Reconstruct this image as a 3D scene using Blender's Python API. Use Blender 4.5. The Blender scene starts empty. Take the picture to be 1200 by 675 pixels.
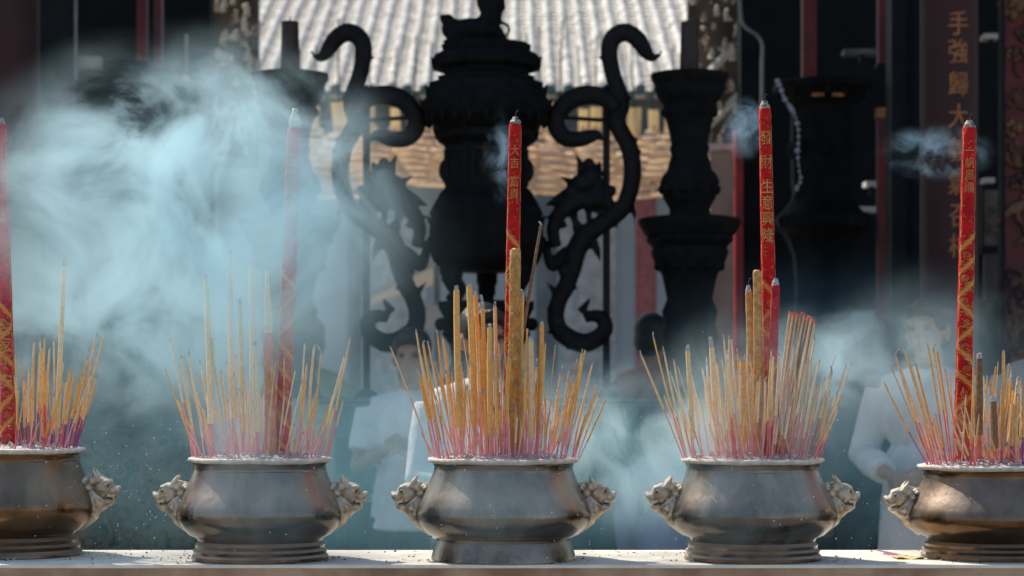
import bpy, bmesh, math, random
from mathutils import noise as mnoise
from mathutils import Vector, Matrix, Euler
R = math.radians
rnd = random.Random(7)
sc = bpy.context.scene
col = sc.collection
CAMZ = 1.35; F = 2500.0; HX = 600.0; HY = 460.0     # photograph pixels -> metres
def P(px, py, d): return Vector(((px-HX)/F*d, d-5.0, CAMZ-(py-HY)/F*d))
def U(n, d): return n*d/F

# ------------------------------------------------------------------ materials
MATS = {}
def mat(name, c, rough=.6, metal=0., c2=None, scale=12., bump=0., bscale=40., dust=None, spec=.5, dustamt=.6, detail=5, crevice_shade=False):
    if name in MATS: return MATS[name]
    m = bpy.data.materials.new(name); m.use_nodes = True
    nt = m.node_tree; N = nt.nodes; L = nt.links
    b = N['Principled BSDF']; b.inputs['Roughness'].default_value = rough; b.inputs['Metallic'].default_value = metal
    b.inputs['Specular IOR Level'].default_value = spec
    tc = N.new('ShaderNodeTexCoord')
    c2 = c2 or tuple(x*.65 for x in c)
    no = N.new('ShaderNodeTexNoise'); no.inputs['Scale'].default_value = scale; no.inputs['Detail'].default_value = detail
    oi = N.new('ShaderNodeObjectInfo'); of = N.new('ShaderNodeMath'); of.operation = 'MULTIPLY'; of.inputs[1].default_value = 23.7
    L.new(oi.outputs['Random'], of.inputs[0])
    va = N.new('ShaderNodeVectorMath'); va.operation = 'ADD'; L.new(tc.outputs['Object'], va.inputs[0]); L.new(of.outputs[0], va.inputs[1])
    L.new(va.outputs[0], no.inputs['Vector'])
    cr = N.new('ShaderNodeValToRGB'); cr.color_ramp.elements[0].position = .36; cr.color_ramp.elements[1].position = .64
    cr.color_ramp.elements[0].color = (*c2, 1); cr.color_ramp.elements[1].color = (*c, 1)
    L.new(no.outputs['Fac'], cr.inputs['Fac'])
    out = cr.outputs['Color']
    if dust:  # pale coat by noise and upward normal; on BRONZE_G it imitates haze
        n2 = N.new('ShaderNodeTexNoise'); n2.inputs['Scale'].default_value = 5; n2.inputs['Detail'].default_value = 8; n2.inputs['Roughness'].default_value = .7
        ms = N.new('ShaderNodeMapping'); ms.inputs['Scale'].default_value = (2.4,2.4,.45); L.new(va.outputs[0], ms.inputs[0]); L.new(ms.outputs[0], n2.inputs['Vector'])
        ge = N.new('ShaderNodeNewGeometry'); sx = N.new('ShaderNodeSeparateXYZ'); L.new(ge.outputs['Normal'], sx.inputs[0])
        ma = N.new('ShaderNodeMath'); ma.operation = 'MULTIPLY_ADD'; ma.inputs[1].default_value = 1.0; ma.inputs[2].default_value = dustamt-.5
        L.new(sx.outputs['Z'], ma.inputs[0])
        ad = N.new('ShaderNodeMath'); ad.operation = 'ADD'; ad.use_clamp = True
        L.new(ma.outputs[0], ad.inputs[0]); L.new(n2.outputs['Fac'], ad.inputs[1])
        mx = N.new('ShaderNodeMixRGB'); mx.inputs[2].default_value = (*dust, 1)
        L.new(ad.outputs[0], mx.inputs[0]); L.new(out, mx.inputs[1]); out = mx.outputs[0]
        mr = N.new('ShaderNodeMapRange'); mr.inputs[1].default_value = .2; mr.inputs[2].default_value = 1
        mr.inputs[3].default_value = metal; mr.inputs[4].default_value = metal*.35
        L.new(ad.outputs[0], mr.inputs[0]); L.new(mr.outputs[0], b.inputs['Metallic'])
        m2 = N.new('ShaderNodeMapRange'); m2.inputs[3].default_value = rough; m2.inputs[4].default_value = min(.9, rough+.35)
        L.new(ad.outputs[0], m2.inputs[0]); L.new(m2.outputs[0], b.inputs['Roughness'])
    if crevice_shade:  # shade of the recesses painted into the base colour
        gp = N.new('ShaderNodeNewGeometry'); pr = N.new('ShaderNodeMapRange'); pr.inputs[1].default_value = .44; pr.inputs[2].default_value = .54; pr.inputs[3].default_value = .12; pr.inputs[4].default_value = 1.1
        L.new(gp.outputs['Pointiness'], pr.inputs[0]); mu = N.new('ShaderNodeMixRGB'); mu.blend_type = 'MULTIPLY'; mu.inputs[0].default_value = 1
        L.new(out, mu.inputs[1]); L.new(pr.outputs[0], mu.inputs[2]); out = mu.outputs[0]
    L.new(out, b.inputs['Base Color'])
    if bump:
        n3 = N.new('ShaderNodeTexNoise'); n3.inputs['Scale'].default_value = bscale; n3.inputs['Detail'].default_value = 6
        L.new(va.outputs[0], n3.inputs['Vector'])
        bp = N.new('ShaderNodeBump'); bp.inputs['Strength'].default_value = bump; bp.inputs['Distance'].default_value = .01
        L.new(n3.outputs['Fac'], bp.inputs['Height']); L.new(bp.outputs['Normal'], b.inputs['Normal'])
    MATS[name] = m
    return m

BRONZE_D = mat('dark_bronze', (.20,.115,.06), .25, .95, (.085,.05,.03), 9, .1, 60, dust=(.42,.34,.26), dustamt=.04)
BRONZE_G = mat('hazed_bronze', (.15,.115,.09), .2, .96, (.07,.053,.044), 6, .14, 38, dust=(.66,.55,.44), dustamt=.0)  # pale coat stands in for smoke haze and the sunlit shoulders
BRONZE_H = mat('worn_shaded_bronze', (.66,.54,.40), .36, .6, (.36,.26,.17), 30, .15, 90, dust=(.74,.66,.54), dustamt=.34, crevice_shade=True)  # handle bronze with crevice shade multiplied into its colour
RIMM = mat('ashy_rim', (.82,.77,.70), .6, .1, (.6,.53,.46), 60, .2, 120)
ASH = mat('ash_bed', (.66,.6,.57), .95, 0, (.42,.34,.33), 90, .6, 150)
ASHTIP = mat('ash_tip', (.62,.6,.57), .95, 0, (.3,.28,.27), 160, .3, 200)
CHAR = mat('charred', (.09,.075,.065), .95, 0, (.03,.03,.03), 100)
OCHRE = [mat('ochre_paste', (.90,.56,.20), .85, 0, (.76,.42,.12), 120, .25, 300),
         mat('tan_paste', (.90,.66,.38), .85, 0, (.78,.52,.27), 120, .25, 300),
         mat('orange_paste', (.90,.47,.13), .85, 0, (.76,.35,.08), 120, .25, 300),
         mat('straw_paste', (.92,.76,.52), .85, 0, (.80,.61,.37), 120, .25, 300),
         mat('brown_paste', (.30,.17,.09), .9, 0, (.18,.1,.055), 120, .25, 300)]
STEM = [mat('pink_stem', (.92,.46,.47), .7, 0, (.80,.33,.35), 60), mat('magenta_stem', (.88,.36,.44), .7, 0, (.75,.25,.34), 60),
        mat('red_stem', (.86,.20,.15), .7, 0, (.68,.12,.10), 60), mat('purple_stem', (.42,.09,.32), .7, 0, (.3,.05,.23), 60)]
REDP = mat('red_paper', (.62,.016,.014), .75, 0, (.42,.008,.012), 45, .5, 90, spec=.2)
CRIM = mat('crimson_paper', (.58,.03,.06), .75, 0, (.42,.018,.045), 45, .5, 90, spec=.2)
GOLD = mat('gold_print', (.66,.38,.10), .5, .2, (.42,.17,.04), 80)
ORNG = mat('orange_print', (.75,.19,.035), .5, .1, (.6,.3,.05), 120)
GOLDP = mat('gold_paper', (.70,.40,.12), .5, .1, (.42,.20,.06), 70, .3, 160)
FOIL = mat('foil_tip', (.5,.44,.36), .6, .2, (.08,.06,.05), 140, .5, 150)
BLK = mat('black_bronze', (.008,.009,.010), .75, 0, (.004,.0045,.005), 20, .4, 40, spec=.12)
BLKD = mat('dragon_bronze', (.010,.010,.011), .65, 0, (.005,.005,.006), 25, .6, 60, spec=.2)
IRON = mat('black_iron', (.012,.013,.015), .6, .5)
WHITEW = mat('whitewash', (.93,.88,.77), .85, 0, (.78,.72,.61), 14, .3, 90, detail=9)
LEDGE = mat('ledge_edge', (.56,.38,.26), .95, 0, (.32,.2,.13), 10, .3, 60, spec=.1)
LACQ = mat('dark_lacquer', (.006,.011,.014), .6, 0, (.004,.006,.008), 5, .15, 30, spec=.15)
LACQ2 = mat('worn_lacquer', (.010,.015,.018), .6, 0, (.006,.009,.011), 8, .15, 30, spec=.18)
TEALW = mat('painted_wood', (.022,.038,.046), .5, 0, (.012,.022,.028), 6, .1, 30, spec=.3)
EDGEW = mat('worn_edge', (.16,.17,.17), .6, 0, (.08,.1,.1), 20)
TILE = mat('roof_tile', (.90,.86,.78), .85, 0, (.62,.58,.50), 7, .4, 30, detail=8)
PAN = mat('roof_pan', (.90,.85,.75), .9, 0, (.55,.50,.42), 7, .4, 25, detail=9)
GLAZE = mat('green_glaze', (.12,.19,.18), .35, 0, (.06,.1,.1), 20)
BEAMB = mat('grey_beam', (.20,.235,.25), .8, 0, (.13,.16,.175), 3)
WALLB = mat('hazed_plaster_wall', (.60,.70,.74), .9, 0, (.48,.58,.62), 1.2, .1, 10)  # blue grey tint puts the courtyard haze into the wall colour
PALE = mat('pale_plaster', (.72,.70,.66), .9, 0, (.58,.56,.52), 3)
COIL = mat('coil_paste', (.94,.83,.70), .9, 0, (.80,.66,.50), 25, .3, 80)
def translucent(m, c, f):
    nt = m.node_tree; out = nt.nodes['Material Output']; b = nt.nodes['Principled BSDF']
    tr = nt.nodes.new('ShaderNodeBsdfTranslucent'); tr.inputs[0].default_value = (*c, 1)
    mx = nt.nodes.new('ShaderNodeMixShader'); mx.inputs[0].default_value = f
    nt.links.new(b.outputs[0], mx.inputs[1]); nt.links.new(tr.outputs[0], mx.inputs[2]); nt.links.new(mx.outputs[0], out.inputs['Surface'])
translucent(COIL, (.96,.82,.64), .5)
TAG = mat('yellow_tag', (.93,.82,.60), .7, 0, (.9,.72,.48), 20); translucent(TAG, (.96,.82,.55), .5)
TANW = mat('tan_wall', (.42,.34,.27), .85, 0, (.32,.25,.2), 4, .2, 20)
REDL = mat('red_lacquer', (.42,.018,.016), .5, 0, (.22,.012,.013), 5)
REDD = mat('dull_red_lacquer', (.16,.012,.012), .6, 0, (.06,.009,.01), 4)
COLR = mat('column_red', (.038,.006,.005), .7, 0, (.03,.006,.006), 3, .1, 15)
GOLDC = mat('old_gold', (.40,.16,.05), .55, .2, (.25,.09,.03), 20)
CARV = mat('gilt_carving', (.20,.10,.045), .55, .3, (.05,.02,.02), 9, .3, 30)
CARV2 = mat('aged_carving', (.10,.075,.045), .6, .2, (.03,.034,.028), 9, .3, 30)
CERAM = mat('ceramic_figure', (.80,.70,.58), .6, 0, (.45,.33,.24), 8, .4, 25)
CER = [CERAM, mat('pale_figure', (.85,.80,.70), .6, 0, (.6,.52,.44), 8, .4, 25), mat('brown_figure', (.3,.2,.13), .6, 0, (.1,.06,.05), 8, .4, 25)]
STEELP = mat('pale_pipe', (.24,.26,.26), .5, .2)
PAPER = mat('pale_paper', (.45,.55,.56), .8, 0, (.36,.45,.47), 8)
BEAD = mat('glass_bead', (.3,.32,.34), .2, 0, (.3,.33,.36), 30)
GROUND = mat('stone_paving', (.34,.29,.23), .9, 0, (.25,.22,.18), 2, .3, 12)
SKIN = mat('skin', (.36,.195,.13), .55, 0, (.31,.165,.105), 12, spec=.35)
HAIR = mat('black_hair', (.012,.010,.010), .45, 0, (.006,.005,.005), 60, .4, 140)
EYE = mat('dark_eye', (.02,.015,.012), .2)
LIP = mat('lips', (.36,.13,.11), .5)
def cloth(n, c, c2=None): return mat(n, c, .9, 0, c2 or tuple(x*.8 for x in c), 7, .35, 45, spec=.2)

# ------------------------------------------------------------------ mesh builder
class MB:
    def __init__(s): s.v = []; s.f = []; s.m = []
    def add(s, vs, fs, mi=0):
        o = len(s.v); s.v += [Vector(v) for v in vs]; s.f += [tuple(i+o for i in f) for f in fs]; s.m += [mi]*len(fs); return s
    def box(s, c, h, mi=0, rot=None):
        c = Vector(c); vs = []
        for x in (-1,1):
            for y in (-1,1):
                for z in (-1,1):
                    v = Vector((x*h[0], y*h[1], z*h[2]))
                    if rot: v = rot @ v
                    vs.append(c+v)
        return s.add(vs, [(0,1,3,2),(4,6,7,5),(0,4,5,1),(2,3,7,6),(0,2,6,4),(1,5,7,3)], mi)
    def lathe(s, prof, n=48, c=(0,0,0), mi=0, ph=0., cap=True, sy=1.):
        vs = []; fs = []
        for r, z in prof:
            for i in range(n):
                a = 2*math.pi*i/n+ph; vs.append((c[0]+r*math.cos(a), c[1]+r*math.sin(a)*sy, c[2]+z))
        for k in range(len(prof)-1):
            for i in range(n):
                j = (i+1) % n; fs.append((k*n+i, k*n+j, (k+1)*n+j, (k+1)*n+i))
        if cap:
            fs.append(tuple(reversed(range(n)))); fs.append(tuple((len(prof)-1)*n+i for i in range(n)))
        return s.add(vs, fs, mi)
    def tube(s, pts, rad, n=8, mi=0, flat=1., ref=None):
        pts = [Vector(p) for p in pts]; vs = []; fs = []
        if not isinstance(rad, (list, tuple)): rad = [rad]*len(pts)
        if len(rad) != len(pts):
            m_ = len(rad)-1; q_ = [i*m_/(len(pts)-1) for i in range(len(pts))]
            rad = [rad[int(t)]+(rad[min(int(t)+1, m_)]-rad[int(t)])*(t-int(t)) for t in q_]
        t0 = (pts[1]-pts[0]).normalized()
        a = ref or (Vector((0,1,0)) if abs(t0.y) < .9 else Vector((1,0,0)))
        for i, p in enumerate(pts):
            t = (pts[min(i+1, len(pts)-1)]-pts[max(i-1, 0)])
            t = t.normalized() if t.length > 1e-9 else t0
            a = (a-t*a.dot(t)); a = a.normalized() if a.length > 1e-6 else t.orthogonal().normalized()
            b = t.cross(a)
            for k in range(n):
                w = 2*math.pi*k/n; vs.append(p+(a*math.cos(w)*flat+b*math.sin(w))*rad[i])
        for i in range(len(pts)-1):
            for k in range(n):
                j = (k+1) % n; fs.append((i*n+k, i*n+j, (i+1)*n+j, (i+1)*n+k))
        fs.append(tuple(reversed(range(n)))); fs.append(tuple((len(pts)-1)*n+k for k in range(n)))
        return s.add(vs, fs, mi)
    def ball(s, c, r, nu=14, nv=9, mi=0, rot=None):
        c = Vector(c); r = (r,r,r) if not isinstance(r, (tuple, list)) else r
        vs = []; fs = []
        for j in range(nv+1):
            th = math.pi*j/nv
            for i in range(nu):
                ph = 2*math.pi*i/nu
                v = Vector((r[0]*math.sin(th)*math.cos(ph), r[1]*math.sin(th)*math.sin(ph), r[2]*math.cos(th)))
                vs.append(c+(rot @ v if rot else v))
        for j in range(nv):
            for i in range(nu):
                k = (i+1) % nu; fs.append((j*nu+i, (j+1)*nu+i, (j+1)*nu+k, j*nu+k))
        return s.add(vs, fs, mi)
    def cone(s, a, b, r, r2=.0005, n=8, mi=0): return s.tube([a, b], [r, r2], n, mi)
    def mesh(s, name, mats, smooth=True):
        me = bpy.data.meshes.new(name); me.from_pydata([tuple(v) for v in s.v], [], s.f)
        bm = bmesh.new(); bm.from_mesh(me); bmesh.ops.remove_doubles(bm, verts=bm.verts, dist=1e-6)
        bmesh.ops.recalc_face_normals(bm, faces=bm.faces); bm.to_mesh(me); bm.free()
        for m in mats: me.materials.append(m)
        if len(mats) > 1 and len(me.polygons) == len(s.m):
            for p, i in zip(me.polygons, s.m): p.material_index = i
        if smooth:
            me.polygons.foreach_set('use_smooth', [True]*len(me.polygons))
            me.set_sharp_from_angle(angle=R(40))
        return me
    def build(s, name, m, parent=None, smooth=True, loc=None):
        me = s.mesh(name, m if isinstance(m, list) else [m], smooth)
        return link(name, me, parent, loc)
def link(name, me, parent=None, loc=None):
    o = bpy.data.objects.new(name, me); col.objects.link(o)
    if parent: o.parent = parent
    if loc is not None: o.location = loc
    return o
def organic(name, mb, voxel, m, parent=None, loc=None, it=3, fac=.5):
    me = bpy.data.meshes.new('tmp'); me.from_pydata([tuple(v) for v in mb.v], [], mb.f)
    o = bpy.data.objects.new('tmp', me); col.objects.link(o)
    md = o.modifiers.new('r', 'REMESH'); md.mode = 'VOXEL'; md.voxel_size = voxel; md.use_smooth_shade = True
    if it:
        sm = o.modifiers.new('s', 'SMOOTH'); sm.factor = fac; sm.iterations = it
    dg = bpy.context.evaluated_depsgraph_get(); dg.update()
    me2 = bpy.data.meshes.new_from_object(o.evaluated_get(dg)); me2.name = name
    bpy.data.objects.remove(o); bpy.data.meshes.remove(me)
    me2.materials.clear(); me2.materials.append(m)
    return link(name, me2, parent, loc)
def tag(o, label=None, cat=None, group=None, kind=None):
    if label: o['label'] = label
    if cat: o['category'] = cat
    if group: o['group'] = group
    if kind: o['kind'] = kind
    return o
def empty(name, loc, label, cat, group=None, rz=0):
    o = bpy.data.objects.new(name, None); col.objects.link(o); o.location = loc; o.rotation_euler = (0,0,rz); o.empty_display_size = .1
    return tag(o, label, cat, group)
def copy_tree(o, parent=None):
    c = o.copy(); col.objects.link(c)
    if parent: c.parent = parent
    for ch in list(o.children): copy_tree(ch, c)
    return c
def pbox(mb, x0, x1, y0, y1, d, th, mi=0, org=Vector((0,0,0))):      # box from a pixel rectangle on its front face at depth d
    a = P(x0, y1, d); b = P(x1, y0, d)
    mb.box(((a.x+b.x)/2-org.x, a.y+th/2-org.y, (a.z+b.z)/2-org.z), (abs(b.x-a.x)/2, th/2, abs(b.z-a.z)/2), mi)
    return mb
def spline(pts, n=6):
    out = []; Q = [Vector(p) for p in pts]
    for i in range(len(Q)-1):
        p0 = Q[max(i-1,0)]; p1 = Q[i]; p2 = Q[i+1]; p3 = Q[min(i+2, len(Q)-1)]
        for k in range(n):
            t = k/n
            out.append(.5*((2*p1)+(p2-p0)*t+(2*p0-5*p1+4*p2-p3)*t*t+(3*p1-p0-3*p2+p3)*t**3))
    out.append(Q[-1]); return out
_tc = {}
def glyph(ch):
    if ch in _tc: return _tc[ch]
    c = bpy.data.curves.new('g', 'FONT'); c.body = ch; c.resolution_u = 2
    o = bpy.data.objects.new('g', c); col.objects.link(o)
    dg = bpy.context.evaluated_depsgraph_get(); dg.update()
    me = bpy.data.meshes.new_from_object(o.evaluated_get(dg))
    bpy.data.objects.remove(o); bpy.data.curves.remove(c)
    bm = bmesh.new(); bm.from_mesh(me); bpy.data.meshes.remove(me)
    bmesh.ops.triangulate(bm, faces=bm.faces)
    for _ in range(3):
        ed = [e for e in bm.edges if abs(e.verts[0].co.x-e.verts[1].co.x) > .16]
        if not ed: break
        bmesh.ops.subdivide_edges(bm, edges=ed, cuts=1)
        bmesh.ops.triangulate(bm, faces=[f for f in bm.faces if len(f.verts) > 3])
    xs = [v.co.x for v in bm.verts]; ys = [v.co.y for v in bm.verts]
    cx = (min(xs)+max(xs))/2; cy = (min(ys)+max(ys))/2
    bm.verts.index_update()
    vs = [(v.co.x-cx, v.co.y-cy) for v in bm.verts]; fs = [tuple(v.index for v in f.verts) for f in bm.faces]
    bm.free(); _tc[ch] = (vs, fs); return _tc[ch]
def wrap_text(mb, ch, size, rad, z, lift=.0012, sx=1., a0=0.):       # a character laid on the -Y side of a cylinder round local Z
    vs, fs = glyph(ch); out = []
    for x, y in vs:
        zz = z+y*size; r = rad(zz)+lift; a = x*size*sx/r+a0
        out.append((r*math.sin(a), -r*math.cos(a), zz))
    mb.add(out, fs)

# ------------------------------------------------------------------ camera, light, world
cam = bpy.data.cameras.new('camera'); co = bpy.data.objects.new('camera', cam); col.objects.link(co)
co.location = (0, -5, CAMZ); co.rotation_euler = (R(90), 0, 0)
cam.sensor_width = 36; cam.lens = 75; cam.shift_y = (HY-337.5)/1200; cam.clip_end = 500
cam.dof.use_dof = True; cam.dof.focus_distance = 5.08; cam.dof.aperture_fstop = 4.3
sc.camera = co
S = Vector((-.47, .46, .75)).normalized()
sun = bpy.data.lights.new('sun', 'SUN'); so = bpy.data.objects.new('sun', sun); col.objects.link(so)
sun.energy = 5.0; sun.angle = R(.6); sun.color = (1, .93, .82)
so.rotation_euler = S.to_track_quat('Z', 'Y').to_euler(); so.location = (-4, 3, 8)
w = bpy.data.worlds.new('World'); sc.world = w; w.use_nodes = True
nt = w.node_tree; sky = nt.nodes.new('ShaderNodeTexSky'); sky.sky_type = 'NISHITA'; sky.sun_disc = False
sky.sun_elevation = math.asin(S.z); sky.sun_rotation = math.atan2(S.x, S.y)
nt.links.new(sky.outputs[0], nt.nodes['Background'].inputs[0]); nt.nodes['Background'].inputs[1].default_value = .15
sc.view_settings.view_transform = 'Standard'; sc.view_settings.look = 'None'; sc.view_settings.exposure = 0
sc.cycles.volume_step_rate = 1.0; sc.cycles.volume_max_steps = 256; sc.cycles.volume_bounces = 6
sc.cycles.use_denoising = True; sc.cycles.max_bounces = 8; sc.cycles.transparent_max_bounces = 16

# ------------------------------------------------------------------ ground
g = MB(); g.add([(-120,-60,0),(120,-60,0),(120,300,0),(-120,300,0)], [(0,1,2,3)])
tag(g.build('ground', GROUND, smooth=False), kind='structure')

# ------------------------------------------------------------------ ledge carrying the pots
TZ = .95
ld = empty('stone_ledge', (0, 0, 0), 'long whitewashed stone ledge carrying the row of incense pots', 'ledge')
mb = MB(); mb.box((0, .185, TZ-.004), (2.6, .235, .004))
me = mb.mesh('ledge_top', [WHITEW], False); bm = bmesh.new(); bm.from_mesh(me)
bmesh.ops.bevel(bm, geom=[e for e in bm.edges], offset=.002, segments=2, affect='EDGES'); bm.to_mesh(me); bm.free()
link('slab', me, ld)
MB().box((0, .19, .43), (2.55, .2, .43)).build('base', LEDGE, ld, False)
MB().box((0, .185, TZ-.048), (2.59, .231, .0395)).build('edge_strip', LEDGE, ld, False)

# ------------------------------------------------------------------ incense pots
def pot_profile(k, rw, hz):   # px offsets: (radius, y) measured on the pots -> metres
    raw = [(80,659),(80,655),(77.5,652),(78.5,648),(75,645),(76,641),(72,637),(74,633),(83,629),(93,619),(97.5,610),(98,602),(95,592),(89,580),(84,570),(80,560),(77.5,552),(77,546),(79,542)]
    k2 = k
    return [(r*rw*k2, (659.5-y)*hz*k2) for r, y in raw]
def make_beast(side, k, parent, voxel=.0026):
    mb = MB(); q = lambda x, y, z=0: Vector((side*x*k, z*k, (659.5-y)*k))
    mb.tube([q(70,612), q(88,602), q(100,588)], [23*k, 20*k, 14*k], 14)
    mb.tube([q(88,604), q(104,600), q(113,597)], [14*k, 9*k, 5*k], 12)
    mb.ball(q(105,581), (15*k,13*k,13*k))
    mb.ball(q(117,585), (9*k,9*k,6.5*k)); mb.ball(q(122,584), (4.5*k,7*k,4.5*k)); mb.ball(q(124,581.5), 3.2*k)
    mb.tube([q(104,598), q(114,598), q(120,595)], [6*k, 5*k, 3.2*k], 10, flat=1.3)
    for s in (-1, 1):
        mb.ball(q(112,574,s*7), (5*k,4*k,3.4*k)); mb.ball(q(111,578,s*9.5), 3.2*k)
        mb.tube([q(101,573,s*8), q(98,566,s*10), q(95,559,s*9)], [5*k, 3.5*k, .8*k], 8)
        mb.tube([q(112,590,s*8), q(119,591,s*7), q(122,588,s*5)], [2*k, 2.2*k, 1.5*k], 6)
        mb.ball(q(119,594,s*5), 1.8*k)
        for i, (x, y, r) in enumerate([(96,573,6),(91,580,6.5),(90,590,6),(93,599,6),(99,604,5),(86,573,5),(103,596,4.5),(84,584,5)]):
            mb.ball(q(x,y,s*(10-i*.25)), r*k*.85); mb.tube([q(x,y,s*14), q(x-3,y+3,s*13), q(x-6,y+1,s*11)], [3*k,2.4*k,1*k], 6)
    for i in range(5): mb.ball(q(98-i*5, 568+i*1.2), (4*k,3*k,3.5*k))
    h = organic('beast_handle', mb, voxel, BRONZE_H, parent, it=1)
    for s in (-1, 1):
        MB().ball(q(113.2,578,s*10.8), 2.2*k, 10, 7).build('eye', BRONZE_D, h)
    return h
POTS = []
def make_pot(px, d, rim_y, rw, mbody, label, ring=True):
    k = d/F*1.0
    base_z = TZ; rim_z = P(px, rim_y, d).z; H = rim_z-base_z
    hz = H/(k*(659.5-536))
    loc = Vector(((px-HX)/F*d, d-5, TZ+.0005))
    t = empty('incense_pot', loc, label, 'incense pot', 'bronze incense pots in a row on the ledge')
    t.scale = (1,1,1)
    pr = pot_profile(k, rw, hz)
    if not ring: pr[:7] = [(r*rw*k, (659.5-y)*hz*k) for r, y in [(80,659),(79.5,655),(78.5,651),(77.5,647),(76.5,643),(75,639),(74,636)]]
    foot = MB(); foot.lathe(pr[:7]+[(pr[6][0]-.004, pr[6][1]+.002)], 64); fo = foot.build('foot', mbody, t)
    body = pr[6:]
    # wall with inside return so that the pot is hollow
    inner = [(r-.008, z) for r, z in reversed(body[3:])]
    mbb = MB(); mbb.lathe(body+[(body[-1][0]-.006, body[-1][1])]+inner, 96)
    for v_ in mbb.v:
        nz = mnoise.noise(v_*7+Vector((px,0,0)))*.0022+mnoise.noise(v_*24+Vector((0,px,0)))*.0006; rr_ = v_.xy.length or 1; f_ = 1+nz/rr_; v_.x *= f_; v_.y *= f_
    mbb.build('body', mbody, t)
    zr = pr[-1][1]; r0 = 79*rw*k; r1 = 84*rw*k
    rim = MB(); n = 72; pts = []
    prof = [(r0-.002, zr-.001), (r1-.003, zr+.004), (r1, zr+.007), (r1-.001, zr+.0105), (r1-.006, zr+.0125), (r0-.012, zr+.011), (r0-.014, zr+.001)]
    vs = []; fs = []
    for j, (r, z) in enumerate(prof):
        for i in range(n):
            a = 2*math.pi*i/n; vs.append((r*math.cos(a), r*math.sin(a), z+.0005*math.sin(5*a+px)+.0004*math.sin(11*a)))
    for j in range(len(prof)):
        for i in range(n):
            j2 = (j+1) % len(prof); i2 = (i+1) % n; fs.append((j*n+i, j*n+i2, j2*n+i2, j2*n+i))
    rim.add(vs, fs); rim.build('rim', RIMM, t)
    hb = MB()
    if ring:
        rr = max(r for r, z in body); hb.tube([((76.6*rw*k)*math.cos(2*math.pi*i/64), (76.6*rw*k)*math.sin(2*math.pi*i/64), zr-.018) for i in range(65)], .0022, 6)
        hb.build('neck_ring', mbody, t)
    kk = k*min(1.0, hz*1.02)
    for s in (-1, 1):
        h = make_beast(s, kk, t); h.location = (s*(98*rw*k-98*kk), 0, 0)
    ash = MB(); nr = 14; na = 64; vs = [(0,0,zr+.018)]; fs = []; rr = r0-.0135
    for j in range(1, nr+1):
        for i in range(na):
            a = 2*math.pi*i/na; r = rr*j/nr
            vs.append((r*math.cos(a), r*math.sin(a), zr+.005+.013*(1-(j/nr)**3)+(rnd.uniform(-.003,.005) if j < nr else 0)))
    for i in range(na): fs.append((0, 1+i, 1+(i+1) % na))
    for j in range(nr-1):
        for i in range(na):
            a = 1+j*na+i; b = 1+j*na+(i+1) % na; fs.append((a, a+na, b+na, b))
    ash.add(vs, fs)
    for i in range(150):   # broken ends and curls of fallen ash
        a = rnd.uniform(0, 6.28); r = rr*math.sqrt(rnd.random())*.97; b = rnd.uniform(0, 6.28); l = rnd.uniform(.003,.009)
        c = Vector((r*math.cos(a), r*math.sin(a), zr+.010+.012*(1-(r/rr)**3)+rnd.uniform(0,.005)))
        ash.tube([c, c+Vector((l*math.cos(b), l*math.sin(b), rnd.uniform(0,.004)))], rnd.uniform(.0012,.0026), 5)
    ao = ash.build('ash', ASH, None, loc=loc)
    POTS.append(dict(px=px, d=d, loc=loc, top=loc.z+zr+.006, k=k, r=rr, rim_y=rim_y))
    return t, ao
WHO = ['the dark pot cut by the left edge', 'the second pot from the left', 'the middle pot', 'the fourth pot from the left', 'the low dark pot at the right edge']
pots = [(15, 5.26, 524.5, 1.0, BRONZE_D, 'polished dark bronze incense pot cut off by the left edge'),
        (305, 5.12, 536, 1.0, BRONZE_G, 'haze greyed bronze incense pot second from the left, veiled in thick smoke'),
        (590, 5.12, 536.5, 1.06, BRONZE_G, 'widest grey bronze incense pot in the middle of the ledge'),
        (882, 5.12, 537, 1.0, BRONZE_G, 'haze greyed bronze incense pot fourth from the left below the red lettered stick'),
        (1165, 5.19, 545, 1.06, BRONZE_D, 'low polished dark bronze incense pot at the right edge')]
for i, a in enumerate(pots):
    t, ao = make_pot(*a, ring=(i != 2))
    tag(ao, f'pale ash bed filling {WHO[i]}', 'ash', kind='stuff')

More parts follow.
